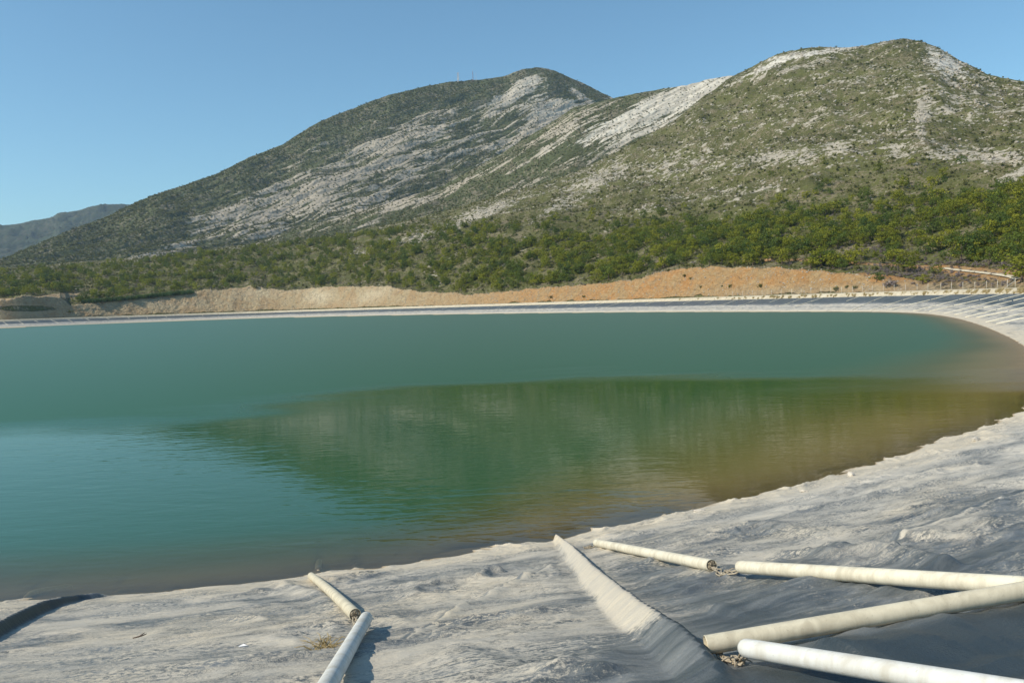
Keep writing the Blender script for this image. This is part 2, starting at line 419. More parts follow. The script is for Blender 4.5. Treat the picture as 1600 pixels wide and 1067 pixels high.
def mat_hill(name, grn, dry, rockc, whitec, scale, ang=None, bumpd=.8, ratio=1.0):
    """hillside: scrub, dry ground, outcropping rock; attributes rock, white, earth, heath"""
    n = NT(name); p = n.pos()
    rock = n.attr('rock'); white = n.attr('white'); earth = n.attr('earth'); stv = n.attr('strata', True)
    if ang is None: q = p
    else: q = stv
    e1 = n.noise(q, scale * .22, 5, .62, .4); e2 = n.noise(q, scale * 1.0, 5, .68, .3)
    dots = n.voro(p, scale * 1.6); dn = n.noise(p, scale * 2.5, 3, .7)
    patch = n.noise(p, scale * .13, 4, .6)
    g = n.mix(n.ramp(patch, .38, .62), grn, tuple(x * .72 for x in grn))
    g = n.mix(n.ramp(n.math('ADD', dn, n.math('MULTIPLY', n.math('SUBTRACT', n.noise(p, scale * .3, 5, .65), .5), .8)), .49, .66, 0, .8), g, dry)
    g = n.mix(n.ramp(dots, .02, .42, .62, 0), g, tuple(x * .42 for x in grn))
    v = n.math('ADD', rock, n.math('MULTIPLY', n.math('SUBTRACT', e1, .5), 1.9))
    v = n.math('ADD', v, n.math('MULTIPLY', n.math('SUBTRACT', e2, .5), 2.6))
    rf = n.ramp(v, .48, .68)
    rc = n.mix(white, rockc, whitec)
    rc = n.mix(n.ramp(e2, .35, .62, .6, 0), rc, tuple(x * .55 for x in rockc))
    c = n.mix(rf, g, rc)
    # bare earth of the cut
    ea = n.noise(p, .09, 4, .6, .5); eb = n.noise(p, .9, 5, .7)
    et = n.attr('tan')
    ec = n.mix(n.ramp(ea, .35, .68), (.45, .21, .06), (.40, .255, .115))
    ec = n.mix(et, ec, n.mix(n.ramp(ea, .4, .62), (.42, .33, .20), (.38, .25, .13))); ec = n.mix(n.math('MULTIPLY', n.attr('pale'), .8), ec, (.66, .58, .42))
    ed = n.noise(n.vmath('MULTIPLY', p, (1, 1, 1.8)), .33, 6, .72, .8); ee = n.noise(n.vmath('MULTIPLY', p, (1, 1, .35)), .22, 5, .7, .3)
    ec = n.mix(n.ramp(eb, .52, .7, 0, .7), ec, (.46, .39, .27))
    ec = n.mix(n.ramp(ed, .54, .68, 0, .6), ec, (.48, .39, .24))
    ec = n.mix(n.ramp(ee, .52, .66, 0, .6), ec, (.27, .21, .14))
    ec = n.mix(n.ramp(ed, .44, .33, 0, .85), ec, (.13, .085, .045))
    eb = n.math('ADD', n.math('MULTIPLY', ed, 3.0), eb)
    ec = n.mix(.12, ec, (.75, .62, .40))
    ef = n.ramp(n.math('ADD', earth, n.math('MULTIPLY', n.math('SUBTRACT', n.noise(p, .5, 4, .6), .5), .5)), .42, .58)
    c = n.mix(ef, c, ec)
    hb = n.math('ADD', n.math('MULTIPLY', dots, -.7), n.math('MULTIPLY', e2, 1.5))
    hb = n.math('ADD', hb, n.math('MULTIPLY', eb, n.math('MULTIPLY', ef, 1.9)))
    nm = n.bump(hb, bumpd, .9)
    return n.done(n.bsdf(c, .92, nm, .1))
def mat_water():
    n = NT('reservoir_water'); p = n.pos()
    dep = n.attr('dep'); zone = n.attr('zone'); wind = n.attr('wind')
    pr = n.n('ShaderNodeMapping'); n.lk(p, pr.inputs[0]); pr.inputs['Rotation'].default_value = (0, 0, R(-20)); pr.inputs['Scale'].default_value = (.45, 1.25, 1)
    pr2 = n.n('ShaderNodeMapping'); n.lk(p, pr2.inputs[0]); pr2.inputs['Rotation'].default_value = (0, 0, R(35)); pr2.inputs['Scale'].default_value = (.5, 1.3, 1)
    w1 = n.noise(pr.outputs[0], 1.5, 2, .5, .6); w2 = n.noise(pr2.outputs[0], 3.4, 2, .5, .4); w3 = n.noise(pr.outputs[0], .45, 2, .5, .5)
    h = n.math('ADD', n.math('MULTIPLY', w1, 1.0), n.math('MULTIPLY', w2, .30)); h = n.math('ADD', h, n.math('MULTIPLY', w3, 1.2))
    gust = n.ramp(n.noise(p, .07, 3, .5), .35, .65, .55, 1.25)
    nm = n.bump(h, n.math('MULTIPLY', gust, n.attr('rip')), 1.0)
    # colour of the water body
    pt = n.noise(n.vmath('MULTIPLY', p, (.02, .05, 1)), 1.0, 3, .5)
    zz = n.math('ADD', zone, n.math('MULTIPLY', n.math('SUBTRACT', pt, .5), .25))
    c = n.mix(n.ramp(zz, .0, .30), (.27, .20, .07), (.080, .088, .014))
    c = n.mix(n.ramp(zz, .22, .55), c, (.027, .074, .013))
    c = n.mix(n.attr('teal'), c, (.016, .125, .080))
    df = n.n('ShaderNodeBsdfDiffuse'); n.lk(c, df.inputs[0])
    tp = n.n('ShaderNodeBsdfTransparent'); tp.inputs[0].default_value = (.86, .78, .60, 1)
    bodyf = n.math('SUBTRACT', 1.0, n.math('POWER', 2.718, n.math('MULTIPLY', dep, -2.1)), clamp=True)
    mb = n.n('ShaderNodeMixShader'); n.lk(bodyf, mb.inputs[0]); n.lk(tp.outputs[0], mb.inputs[1]); n.lk(df.outputs[0], mb.inputs[2])
    gl = n.n('ShaderNodeBsdfGlossy'); n.lk(nm, gl.inputs['Normal']); n.lk(n.ramp(wind, 0, 1, .03, .42), gl.inputs['Roughness'])
    gl.inputs[0].default_value = (1, 1, 1, 1)
    fr = n.n('ShaderNodeFresnel'); fr.inputs[0].default_value = 1.34; n.lk(nm, fr.inputs['Normal'])
    ff = n.math('MULTIPLY', fr.outputs[0], n.ramp(wind, 0, 1, .82, .27))
    ms = n.n('ShaderNodeMixShader'); n.lk(ff, ms.inputs[0]); n.lk(mb.outputs[0], ms.inputs[1]); n.lk(gl.outputs[0], ms.inputs[2])
    return n.done(ms.outputs[0])

M_liner = mat_liner()
M_pipe = mat_pipe('weathered_white_pipe', (.73, .68, .54), .6)
M_pipe_new = mat_pipe('clean_white_pipe', (.66, .665, .63), .55)
M_pipe_old = mat_pipe('grimy_cream_pipe', (.66, .60, .45), .7)
M_sand = plain('sand_fill', (.24, .2, .14), .95, .5, 30)
M_hollow = plain('pipe_inside', (.3, .26, .19), .9)
M_rope = plain('old_rope', (.36, .31, .23), .95, .3, 40)
M_stone = plain('pale_stone', (.55, .5, .42), .9, .2, 12)
M_post = plain('fence_post_paint', (.62, .58, .50), .7)
M_wire = plain('fence_wire', (.30, .30, .29), .5)
M_mast = plain('mast_steel', (.55, .52, .52), .6)
M_mast_red = plain('mast_red', (.40, .20, .20), .6)
M_drum = plain('antenna_drum', (.75, .75, .75), .5)
M_bark = plain('bark', (.12, .09, .07), .95)
M_pine = mat_leaf('pine_needles', (.095, .125, .015), (.34, .335, .035))
M_pine_dark = mat_leaf('dark_pine_needles', (.055, .095, .025), (.17, .21, .03))
M_shrub = mat_leaf('maquis_leaves', (.085, .092, .024), (.20, .19, .06))
M_heath = mat_leaf('heath_twigs', (.19, .155, .155), (.33, .27, .27))
M_dry = mat_leaf('dry_grass', (.44, .33, .16), (.62, .50, .28))
M_reed = mat_leaf('reed_leaves', (.05, .10, .035), (.09, .15, .05))
M_rock = plain('limestone', (.38, .34, .28), .95, .3, 3)

# ------------------------------------------------------------------ liner (one strip round the basin)
def dense_axis():
    s_near0 = None
    s, t = st_of(np.array([[-16.0, 18.0], [26.0, 42.0]]))
    a, b = s[0], s[1]
    if a > CL / 2: a -= CL
    S = list(np.arange(a - 3, a + 34, .042)); x = S[-1]; st = .042
    while x < b + 20: st = min(st * 1.008, .30); x += st; S.append(x)
    while x < a - 3 + CL - .5: st = min(st * 1.02, 2.5); x += st; S.append(x)
    S = [v for v in S if v < a - 3 + CL - .2]; S.append(a - 3 + CL)
    return np.array(S)
SA = dense_axis()
TA = np.r_[np.arange(-22, -4, .5), np.arange(-4, -1, .1), np.arange(-1, 14.5, .038), np.arange(14.5, TOP + .01, .1), [TOP + .12]]
cc, nn = curve_at(SA)
Pg = cc[None] + nn[None] * TA[:, None, None]
Sg = np.broadcast_to(SA[None] % CL, Pg.shape[:2]); Tg = np.broadcast_to(TA[:, None], Pg.shape[:2])
Zg = base_z(Sg, Tg, Pg) + disp(Sg, Tg, Pg)
Zg[-1] = Zg[-2] - .15
V = np.dstack([Pg, Zg]).reshape(-1, 3)
me = raw_mesh('liner', V, grid_faces(len(TA), len(SA))[:, ::-1], M_liner, True)
sA, tA = Sg.ravel(), Tg.ravel()
PP = Pg.reshape(-1, 2); dcam = np.hypot(PP[:, 0], PP[:, 1])
nearm = 1 - smooth(30, 70, dcam)
silt = .58 + .34 * smooth(3.5, .8, tA) + .16 * smooth(14, 30, dcam) * nearm + .22 * (1 - nearm) - smooth(7.5, 11.5, tA + 1.6 * fbm(sA / 9, tA / 6, 2, 90)) * (1.15 - 1.15 * nearm) + (1 - nearm) * smooth(300, 220, dcam) * .9 * fbm(sA / 9, tA / 1.3, 3, 97)
silt = silt - .35 * smooth(.5, .0, np.abs(tA - 5.5 - .8 * fbm(sA / 20, tA * 0, 2, 91)) / 1.6) * (1 - nearm)
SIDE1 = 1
blobs = [(475, 1015, 1.1, .9, .75), (450, 980, 1.0, .7, .4), (880, 945, 1.6, .4, .6), (1000, 905, .9, .5, .5), (1190, 950, 2.0, .8, .75), (1330, 950, 1.6, .7, .7),
         (1060, 925, .8, .6, .4), (1500, 900, 2.2, .9, .6), (1560, 850, 3, 1.2, .75), (1520, 1035, 2.2, .8, .95), (1640, 1010, 2.4, 1.2, .7), (1450, 1060, 1.2, .5, 1.0), (1590, 790, 3.0, 1.0, .7), (1020, 1040, .8, .9, .4),
         (1250, 880, 1.2, .3, .6), (1430, 900, 1.5, .5, .5), (770, 1000, 1.5, .4, .15), (960, 960, .9, .5, .25), (1320, 1062, 2, .35, .5), (1560, 955, 1.3, .5, .3), (440, 930, .8, .5, .3), (620, 935, .9, .35, .3), (310, 1035, .5, .15, .4),
         (1400, 810, 2.2, .4, .35), (1180, 840, 1.5, .4, .35), (90, 1060, 3, 1, -.35), (300, 1010, 3, 1.2, -.3), (640, 1030, 1.5, .8, -.25), (540, 985, .5, .9, -.2)]
bc = on_slope([b[0] for b in blobs], [b[1] for b in blobs]); bs, bt = st_of(bc)
for (x, y, a, b, k), s0, t0 in zip(blobs, bs, bt):
    ds = (sA - s0 + CL / 2) % CL - CL / 2
    silt = silt - (k if k > .92 else k * .42) * np.exp(-(ds / a) ** 2 - ((tA - t0) / b) ** 2)
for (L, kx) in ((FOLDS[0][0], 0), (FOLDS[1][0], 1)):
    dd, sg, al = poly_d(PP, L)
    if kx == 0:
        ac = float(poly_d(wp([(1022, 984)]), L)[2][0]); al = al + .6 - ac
        wl_ = .38 * (.25 + .95 * np.minimum(al, .55)); silt = silt + 1.2 * np.exp(-(dd / wl_) ** 6) * (sg < 0) * smooth(.63, .58, al + .05 * vnoise(al * 30, dd * 4, 3)) - .30 * np.exp(-(dd / .6) ** 2) * smooth(.58, .66, al) - 1.0 * np.exp(-(dd / .16) ** 4) * (sg > 0)  # cream left face; last term paints shade on the fold's right flank
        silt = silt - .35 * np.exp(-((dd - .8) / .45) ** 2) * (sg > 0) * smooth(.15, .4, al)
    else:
        silt = silt - 1.6 * np.exp(-(dd / .15) ** 6) * (sg * 1.0 == SIDE1) * smooth(.0, .1, al)  # darker strip along the camera-side flank of the left fold
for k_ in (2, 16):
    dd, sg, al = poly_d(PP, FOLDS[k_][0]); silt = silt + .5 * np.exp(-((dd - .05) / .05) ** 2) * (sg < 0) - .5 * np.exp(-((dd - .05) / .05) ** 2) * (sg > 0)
silt = np.where(tA < -.1, 1.0, silt)
cream = smooth(3.4, .6, tA) * .9 + .45 * smooth(-.1, .4, fbm(sA / 3, tA / 3, 2, 95)) + .5 * smooth(2, 1, dcam / 12)
zf = V[:, 2]
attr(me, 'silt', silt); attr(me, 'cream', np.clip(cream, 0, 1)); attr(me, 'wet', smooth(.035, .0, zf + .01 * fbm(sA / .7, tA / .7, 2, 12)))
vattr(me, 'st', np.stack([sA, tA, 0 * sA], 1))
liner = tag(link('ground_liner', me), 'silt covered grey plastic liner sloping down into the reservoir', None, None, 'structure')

# ------------------------------------------------------------------ water
az = np.r_[np.linspace(R(-88), R(-36), 90), np.linspace(R(-35.8), R(35.8), 760), np.linspace(R(36.1), R(60), 60)]
rr = [9.0]
while rr[-1] < 980: rr.append(rr[-1] * 1.0 + max(.06, rr[-1] ** 2 / 7000))
rr = np.array(rr)
A, RR = np.meshgrid(az, rr)
P = np.stack([RR * np.sin(A), RR * np.cos(A)], -1); PF = P.reshape(-1, 2)
S_, T_ = st_of(PF)
zb = base_z(S_, T_, PF) + disp(S_, T_, PF)
F = grid_faces(*A.shape)
keep = (T_[F] < 4).all(1); F = F[keep]
used = np.unique(F); remap = np.zeros(len(PF), int); remap[used] = np.arange(len(used)); F = remap[F]
PU = PF[used]; t_ = T_[used]; dep = np.maximum(-zb[used], 0)
ang = np.arctan2(PU[:, 0], PU[:, 1])
wid = 4.5 + 13 * smooth(R(-12), R(22), ang) * smooth(120, 50, np.hypot(PU[:, 0], PU[:, 1])) + 4 * smooth(50, 120, np.hypot(PU[:, 0], PU[:, 1]))
zone = np.clip(-t_ / (wid * 2.2), 0, 1) ** .8
x_, y_ = project(np.c_[PU, np.zeros(len(PU))])
yb = np.interp(x_, [-400, 0, 300, 620, 900, 1250, 1600, 2000], [650, 640, 634, 606, 585, 582, 566, 560])
dist = np.hypot(PU[:, 0], PU[:, 1]); dB = CAMZ * FPX / np.maximum(yb - (473 - .0325 * (x_ - 800)), 5)
wind = smooth(.76, 1.16, dist / dB + .16 * fbm(PU[:, 0] / 22, PU[:, 1] / 9, 4, 66))
zone = np.clip(zone + .12 * (smooth(-2, -60, PU[:, 0] - 0) - .3) * smooth(5, 20, -t_), 0, 1)
rip = .0095 * smooth(9, 14, dist) * (.38 + .62 * smooth(46, 22, dist)) + .003
calm = smooth(0, 2.6, -t_)       # sheltered strip along the near edge
rip = rip * (.25 + .75 * calm)
me = raw_mesh('water', np.c_[PU, np.zeros(len(PU))], F, mat_water(), True)
attr(me, 'teal', smooth(1.5, 6, -t_ * 9 / (wid + 4.5)) * (.24 + .46 * smooth(0, -40, PU[:, 0] * 70 / (dist + 30)) + .10 * wind))
attr(me, 'dep', dep); attr(me, 'zone', zone); attr(me, 'wind', wind); attr(me, 'rip', rip)
tag(link('water', me), 'teal green reservoir water turning brown at its edges', None, None, 'structure')

# ------------------------------------------------------------------ crest berm, road, plain
n = NT('crest_gravel'); p = n.pos(); a = n.noise(p, .6, 4, .6); b = n.noise(p, 5, 4, .7)
M_crest = n.done(n.bsdf(n.mix(n.ramp(b, .45, .7, 0, .5), n.mix(n.ramp(a, .35, .65), (.46, .40, .29), (.56, .50, .38)), (.30, .25, .16)), .95, n.bump(b, .05, .6)))
n = NT('plain_soil'); p = n.pos(); a = n.noise(p, .03, 5, .6); b = n.noise(p, .4, 4, .7)
M_plain = n.done(n.bsdf(n.mix(n.ramp(b, .45, .65, 0, .8), n.mix(n.ramp(a, .35, .65), (.20, .15, .09), (.11, .11, .05)), (.07, .08, .03)), .95, n.bump(b, .3, .6)))
SB = SA[::6]
cc, nn = curve_at(SB); dcur = np.hypot((cc + nn * TOP)[:, 0], (cc + nn * TOP)[:, 1])
bermf = smooth(30, 110, dcur)
def strip(name, prof, mat, label):
    V = []
    for (t, z0, z1, nz) in prof:
        P2 = cc + nn * t
        z = z0 + (z1 - z0) * bermf + nz * fbm(SB / 3, SB * 0 + t, 3, 200)
        V.append(np.c_[P2, z])
    V = np.array(V).reshape(-1, 3)
    me = raw_mesh(name, V, grid_faces(len(prof), len(SB))[:, ::-1], mat, False)
    return tag(link(name, me), label, None, None, 'structure')
strip('ground_berm', [(TOP + .08, 4.42, 4.42, 0), (TOP + .3, 4.52, 4.62, .05), (TOP + .9, 4.54, 5.2, .12), (TOP + 1.6, 4.56, 5.75, .1), (TOP + 2.2, 4.57, 5.92, .04)], M_crest, 'pale gravel berm along the top of the liner')
strip('road', [(TOP + 2.2, 4.57, 5.92, .04), (TOP + 4, 4.6, 5.95, .02), (TOP + 6, 4.6, 5.93, .02), (TOP + 8, 4.5, 5.9, .03), (TOP + 11, 4.2, 5.6, .1)], M_crest, 'pale gravel service road round the reservoir')
SBp = SA[::10]
cc, nn = curve_at(SBp); bermf = 1.0; cen = np.array([-150, 250.0])
V = []
for t, z in ((TOP + 11, 4.3), (TOP + 30, 2.5), (TOP + 60, 1.5)): V.append(np.c_[cc + nn * t, np.full(len(cc), z - .2)])
base = cc + nn * 78; dirn = base - cen; dirn /= np.linalg.norm(dirn, axis=1)[:, None]
for rad in (0, 300, 1200, 4000, 14000): V.append(np.c_[base + dirn * rad, np.full(len(cc), 1.0)])
k = len(V); V = np.array(V).reshape(-1, 3)
tag(link('ground', raw_mesh('ground', V, grid_faces(k, len(SBp))[:, ::-1], M_plain)), 'dry scrubby plain round the reservoir', None, None, 'structure')

# ------------------------------------------------------------------ hills: sheets built from knots
class Sheet:
    def __init__(s, lines, az, nv, nfun=None, first=None):
        """lines: list of (pixel polyline [(x,y)], r function of pixel x list) ; rows follow the lines"""
        rows = []
        for L, rl in lines:
            if L is None:
                rows.append(rl(az)); continue
            x = [q[0] for q in L]; y = [q[1] for q in L]
            xd = np.linspace(x[0], x[-1], 300); yd = np.interp(xd, x, y)
            a, e = azel(xd, yd); rd = np.interp(xd, [q[0] for q in rl], [q[1] for q in rl])
            r = np.interp(az, a, rd); z = CAMZ + r * np.interp(az, a, e)
            rows.append((r, z))
        rr = np.array([q[0] for q in rows]); zz = np.array([q[1] for q in rows])
        s.v = np.concatenate([np.linspace(i, i + 1, k, endpoint=False) for i, k in enumerate(nv)] + [[len(nv)]])
        i = np.minimum(s.v.astype(int), len(nv) - 1); f = (s.v - i)[:, None]
        s.R = rr[i] * (1 - f) + rr[i + 1] * f; s.Z = zz[i] * (1 - f) + zz[i + 1] * f
        s.az = az; s.A = np.broadcast_to(az[None], s.R.shape)
        s.X = s.R * np.sin(s.A); s.Y = s.R * np.cos(s.A); s.Zb = s.Z.copy()
        s.Vv = np.broadcast_to(s.v[:, None], s.R.shape)
    def smooth_rows(s, n):
        i2 = int(np.argmin(np.abs(s.v - 2.0))) if len(s.v) and s.v[-1] == 3 else None; keepz = s.Z[i2].copy() if i2 else None
        for _ in range(n):
            if i2: s.Z[i2] = keepz
            s.Z[1:-1] = .5 * s.Z[1:-1] + .25 * (s.Z[2:] + s.Z[:-2])
        if i2: s.Z[i2] = keepz
        s.Zb = s.Z.copy()
    def pts(s): return np.dstack([s.X, s.Y, s.Z]).reshape(-1, 3)
    def obj(s, name, mat, label, attrs):
        me = raw_mesh(name, s.pts(), grid_faces(*s.X.shape), mat, True)
        for k, v in attrs.items():
            (vattr if np.ndim(v) == 3 else attr)(me, k, v.reshape(-1, 3) if np.ndim(v) == 3 else v)
        s.attrs = attrs
        return tag(link(name, me), label, None, None, 'structure')
    def bil(s, G, fa, fv):
        i = np.clip(fv.astype(int), 0, G.shape[0] - 2); j = np.clip(fa.astype(int), 0, G.shape[1] - 2); a = fv - i; b = fa - j
        return G[i, j] * (1 - a) * (1 - b) + G[i + 1, j] * a * (1 - b) + G[i, j + 1] * (1 - a) * b + G[i + 1, j + 1] * a * b
    def scatter(s, n, dens):
        """area-weighted random points; dens: array on the grid"""
        dx = np.diff(s.X, axis=1)[:-1]; dy = np.diff(s.Y, axis=1)[:-1]; ex = np.diff(s.X, axis=0)[:, :-1]; ey = np.diff(s.Y, axis=0)[:, :-1]
        area = np.abs(dx * ey - dy * ex) * dens[:-1, :-1]; p = (area / area.sum()).ravel()
        k = rng.choice(p.size, n, p=p); i, j = np.divmod(k, area.shape[1])
        fv = i + rng.random(n); fa = j + rng.random(n)
        return np.stack([s.bil(s.X, fa, fv), s.bil(s.Y, fa, fv), s.bil(s.Z, fa, fv)], 1)
    def at_px(s, x, y):
        a, e = azel([x], [y]); fa = np.interp(a, s.az, np.arange(len(s.az)))[0]; j = int(min(fa, len(s.az) - 2)); b = fa - j
        Z = s.Z[:, j] * (1 - b) + s.Z[:, j + 1] * b; Rr = s.R[:, j] * (1 - b) + s.R[:, j + 1] * b
        te = (Z - CAMZ) / Rr; k = np.argmax(te > e[0]); k = max(k, 1)
        f = (e[0] - te[k - 1]) / (te[k] - te[k - 1] + 1e-12); f = min(max(f, 0), 1)
        r = Rr[k - 1] + f * (Rr[k] - Rr[k - 1]); z = Z[k - 1] + f * (Z[k] - Z[k - 1])
        return np.array([r * math.sin(a[0]), r * math.cos(a[0]), z])

# distance from the camera to the outer edge of the road, by azimuth
ccx, nnx = curve_at(np.linspace(0, CL, 6000, endpoint=False)); E = ccx + nnx * (TOP + 9)
ea = np.arctan2(E[:, 0], E[:, 1]); er = np.hypot(E[:, 0], E[:, 1])
AZ = np.r_[np.linspace(R(-70), R(-37), 90, endpoint=False), np.linspace(R(-37), R(36), 1250), np.linspace(R(36.2), R(52), 60)]
rb = np.zeros(len(AZ))
for i, a in enumerate(AZ):
    mk = np.abs(ea - a) < R(.5)
    rb[i] = er[mk].max() if mk.any() else 100
kk = np.exp(-np.linspace(-2, 2, 41) ** 2); kk /= kk.sum()
rbp = np.convolve(np.pad(rb, 20, mode='edge'), kk, 'valid')
rb = np.maximum(rb, 0) * .5 + rbp * .5
xcol = np.linspace(-900, 2400, 400); acol, _ = azel(xcol, 470 - .0325 * (xcol - 800)); PXC = np.interp(AZ, acol, xcol)
cut_top = [(-900, 478), (-100, 474), (0, 470), (50, 462), (95, 465), (110, 478), (200, 465), (300, 457), (400, 448), (450, 455), (480, 452), (510, 449), (600, 448), (620, 452), (680, 458), (740, 461), (800, 456), (850, 451), (900, 447), (960, 442), (1000, 437),
           (1030, 426), (1070, 420), (1120, 418), (1230, 420), (1290, 426), (1340, 430), (1370, 434), (1400, 440), (1450, 440), (1500, 438), (1600, 430), (1800, 420), (2400, 400)]
cy = np.interp(PXC, [q[0] for q in cut_top], [q[1] for q in cut_top]) + 3.2 * vnoise(PXC / 24, PXC * 0, 7) + 1.6 * vnoise(PXC / 9, PXC * 0, 3) + 1.2 * vnoise(PXC / 3.1, PXC * 0, 4)
_, ce = azel(PXC, cy)
def L_base(a): return rb + 1.5, np.full(len(a), 5.4)
gentle = np.interp(PXC, [1380, 1440], [0, 1])
ch0 = CAMZ + rb * ce - 5.4
wdt = np.maximum(ch0, 2) * (.75 + 2.4 * gentle) + 2
def L_cut(a): r = rb + 1.5 + wdt; return r, CAMZ + r * ce
def rline(off): return lambda a: None
low_top = [(-900, 452), (0, 432), (200, 418), (400, 394), (600, 370), (800, 350), (1000, 352), (1200, 340), (1400, 318), (1600, 292), (1800, 270), (2400, 260)]
shoulder = [(-900, 440), (0, 420), (200, 404), (400, 384), (500, 372), (600, 355), (700, 330), (800, 302), (860, 285), (900, 272), (960, 243), (1010, 215), (1060, 188), (1100, 156), (1125, 138), (1150, 121), (1190, 101), (1215, 88), (1240, 80), (1270, 76), (1330, 76), (1360, 72), (1385, 66), (1415, 62), (1440, 65), (1470, 76),
            (1500, 96), (1525, 106), (1545, 117), (1560, 120), (1600, 128), (1700, 150), (1900, 200), (2400, 300)]
def L_px(line, offx, noise=0):
    def f(a):
        y = np.interp(PXC, [q[0] for q in line], [q[1] for q in line]) + noise * fbm(PXC / 22, PXC * 0 + 1.5, 4, 8)
        _, e = azel(PXC, y); r = rb + np.interp(PXC, [q[0] for q in offx], [q[1] for q in offx])
        return r, CAMZ + r * e
    return f
mid = [(x, .5 * (np.interp(x, [q[0] for q in low_top], [q[1] for q in low_top]) + y) + 14 * smooth(900, 1300, np.array(x))) for x, y in shoulder]
F = Sheet([(None, L_base), (None, L_cut), (None, L_px(low_top, [(-900, 250), (0, 280), (800, 230), (1600, 220), (2400, 200)])),
           (None, L_px(mid, [(-900, 320), (0, 350), (800, 330), (1150, 480), (1600, 450), (2400, 400)])),
           (None, L_px(shoulder, [(-900, 380), (0, 420), (600, 420), (900, 520), (1150, 720), (1420, 760), (1600, 700), (2400, 600)], 1.5)),
           (None, lambda a: (rb + 1150, L_px(shoulder, [(0, 700)])(a)[1] * .45))],
          AZ, [46, 150, 120, 170, 12])
F.Z[0] -= .3
X, Y, v = F.X, F.Y, F.Vv
amp = smooth(1.0, 1.5, v) * (1 - .8 * smooth(3.8, 4.0, v) )
amp2 = smooth(.05, .3, v)
gul = fbm(X / 90, Y / 90, 4, 70, ridge=True)
big = fbm(X / 160 + 3, Y / 160, 3, 75)
F.Z += amp * (10 * (gul - .2) + 9 * big) * smooth(1, 2.5, v) * (.4 + .6 * smooth(500, 1200, PXC)[None]) + amp * 1.6 * fbm(X / 16, Y / 16, 4, 80) + smooth(1.05, 1.4, v) * .35 * fbm(X / 5, Y / 5, 3, 86)
cutm = smooth(.02, .1, v) * (1 - smooth(1.0, 1.02, v))
blk = fbm(X / 5, (Y + 2 * F.Z) / 5, 4, 90, ridge=True)
F.Z += cutm * (1.1 * (fbm(X / 5, F.Z / 4, 4, 92)) + .9 * blk + 2.2 * fbm(X / 15, Y / 15, 2, 94) - 1.0 * np.maximum(fbm(X / 4, Y / 4, 2, 99, ridge=True), 0) ** 4) * smooth(60, 200, PXC)[None] ** .7 * smooth(1450, 1350, PXC)[None] * np.clip(wdt / 8, 0, 1)[None] * smooth(1.02, .8, v) ** .5
ledge = fbm(X / 24, Y / 24, 4, 120)
px_, py_ = project(F.pts()); px_ = px_.reshape(X.shape); py_ = py_.reshape(X.shape)
def blob(x, y, a, b, rot=0):
    c, s_ = math.cos(R(rot)), math.sin(R(rot)); dx = px_ - x; dy = py_ - y
    return np.exp(-((dx * c - dy * s_) / a) ** 2 - ((dx * s_ + dy * c) / b) ** 2)
rock = .02 + .20 * smooth(2.0, 3.2, v) + .10 * big
for (x, y, a, b, rot, k) in [(1240, 245, 90, 14, 8, .5), (1170, 300, 90, 16, 10, .42), (1060, 260, 60, 22, 25, .4), (940, 275, 60, 18, 20, .4), (1460, 240, 110, 14, 0, .4), (1560, 250, 60, 12, 5, .6), (1590, 270, 50, 10, 30, .6), (1440, 175, 12, 34, -5, .5), (1480, 100, 30, 14, -28, .9),
                            (1510, 150, 90, 40, 0, .22), (1260, 85, 90, 4, 8, .7), (1200, 105, 50, 4, 22, .7), (1230, 110, 80, 3.5, 15, .5), (1110, 352, 40, 4, 30, .8), (1300, 150, 160, 40, 30, .08), (1380, 210, 80, 20, 0, .15), (650, 370, 30, 8, 12, .6), (560, 395, 25, 6, 5, .5), (720, 345, 60, 8, 25, .5), (770, 330, 60, 8, 25, .45), (880, 320, 60, 10, 25, .35), (680, 440, 16, 10, -50, .5),
                            (800, 412, 24, 4, 12, .6), (1000, 330, 80, 10, 20, .3), (830, 415, 20, 4, 5, .4), (300, 385, 40, 4, 8, .5), (210, 400, 30, 4, 5, .4), (240, 393, 40, 3, 0, .4)]:
    rock = rock + k * blob(x, y, a, b, rot)
white = .9 * blob(1480, 100, 40, 18, -28) + .8 * blob(1260, 85, 90, 6, 8) + .8 * blob(1200, 105, 60, 6, 22) + .15
veg_free = np.zeros(X.shape)
def band(pts, wdth):
    yy = np.interp(px_, [q[0] for q in pts], [q[1] for q in pts]); xin = smooth(pts[0][0] - 12, pts[0][0] + 5, px_) * smooth(pts[-1][0] + 12, pts[-1][0] - 5, px_)
    return np.exp(-((py_ - yy) / wdth) ** 2) * xin
trackm = band([(1150, 409), (1220, 405), (1300, 408), (1380, 414), (1480, 420)], 2.6) * smooth(1.0, 1.02, v)
track2 = band([(1340, 428), (1380, 432), (1420, 440)], 5) * smooth(1, 1.02, v) + band([(1470, 419), (1530, 425), (1600, 432)], 5) * smooth(.2, .4, v)
patchL = .8 * blob(100, 462, 50, 6, 3) + .8 * blob(0, 470, 60, 6, 0) + .6 * blob(30, 496, 70, 6, 0)
earth = cutm * smooth(1470, 1360, px_) + .9 * trackm + .7 * track2 + patchL
earth = earth * (1 - .9 * blob(40, 482, 60, 6, 0)) + .52 * gentle[None] * smooth(1.5, .9, v)
tanm = smooth(900, 600, px_) + .9 * smooth(0, 1, (py_ - 444 + (px_ - 1100) * .03) / 16) * smooth(1000, 1200, px_)
mat_front = mat_hill('scrub_hillside', (.104, .108, .036), (.22, .18, .125), (.34, .305, .24), (.60, .57, .50), .22, None, .5)
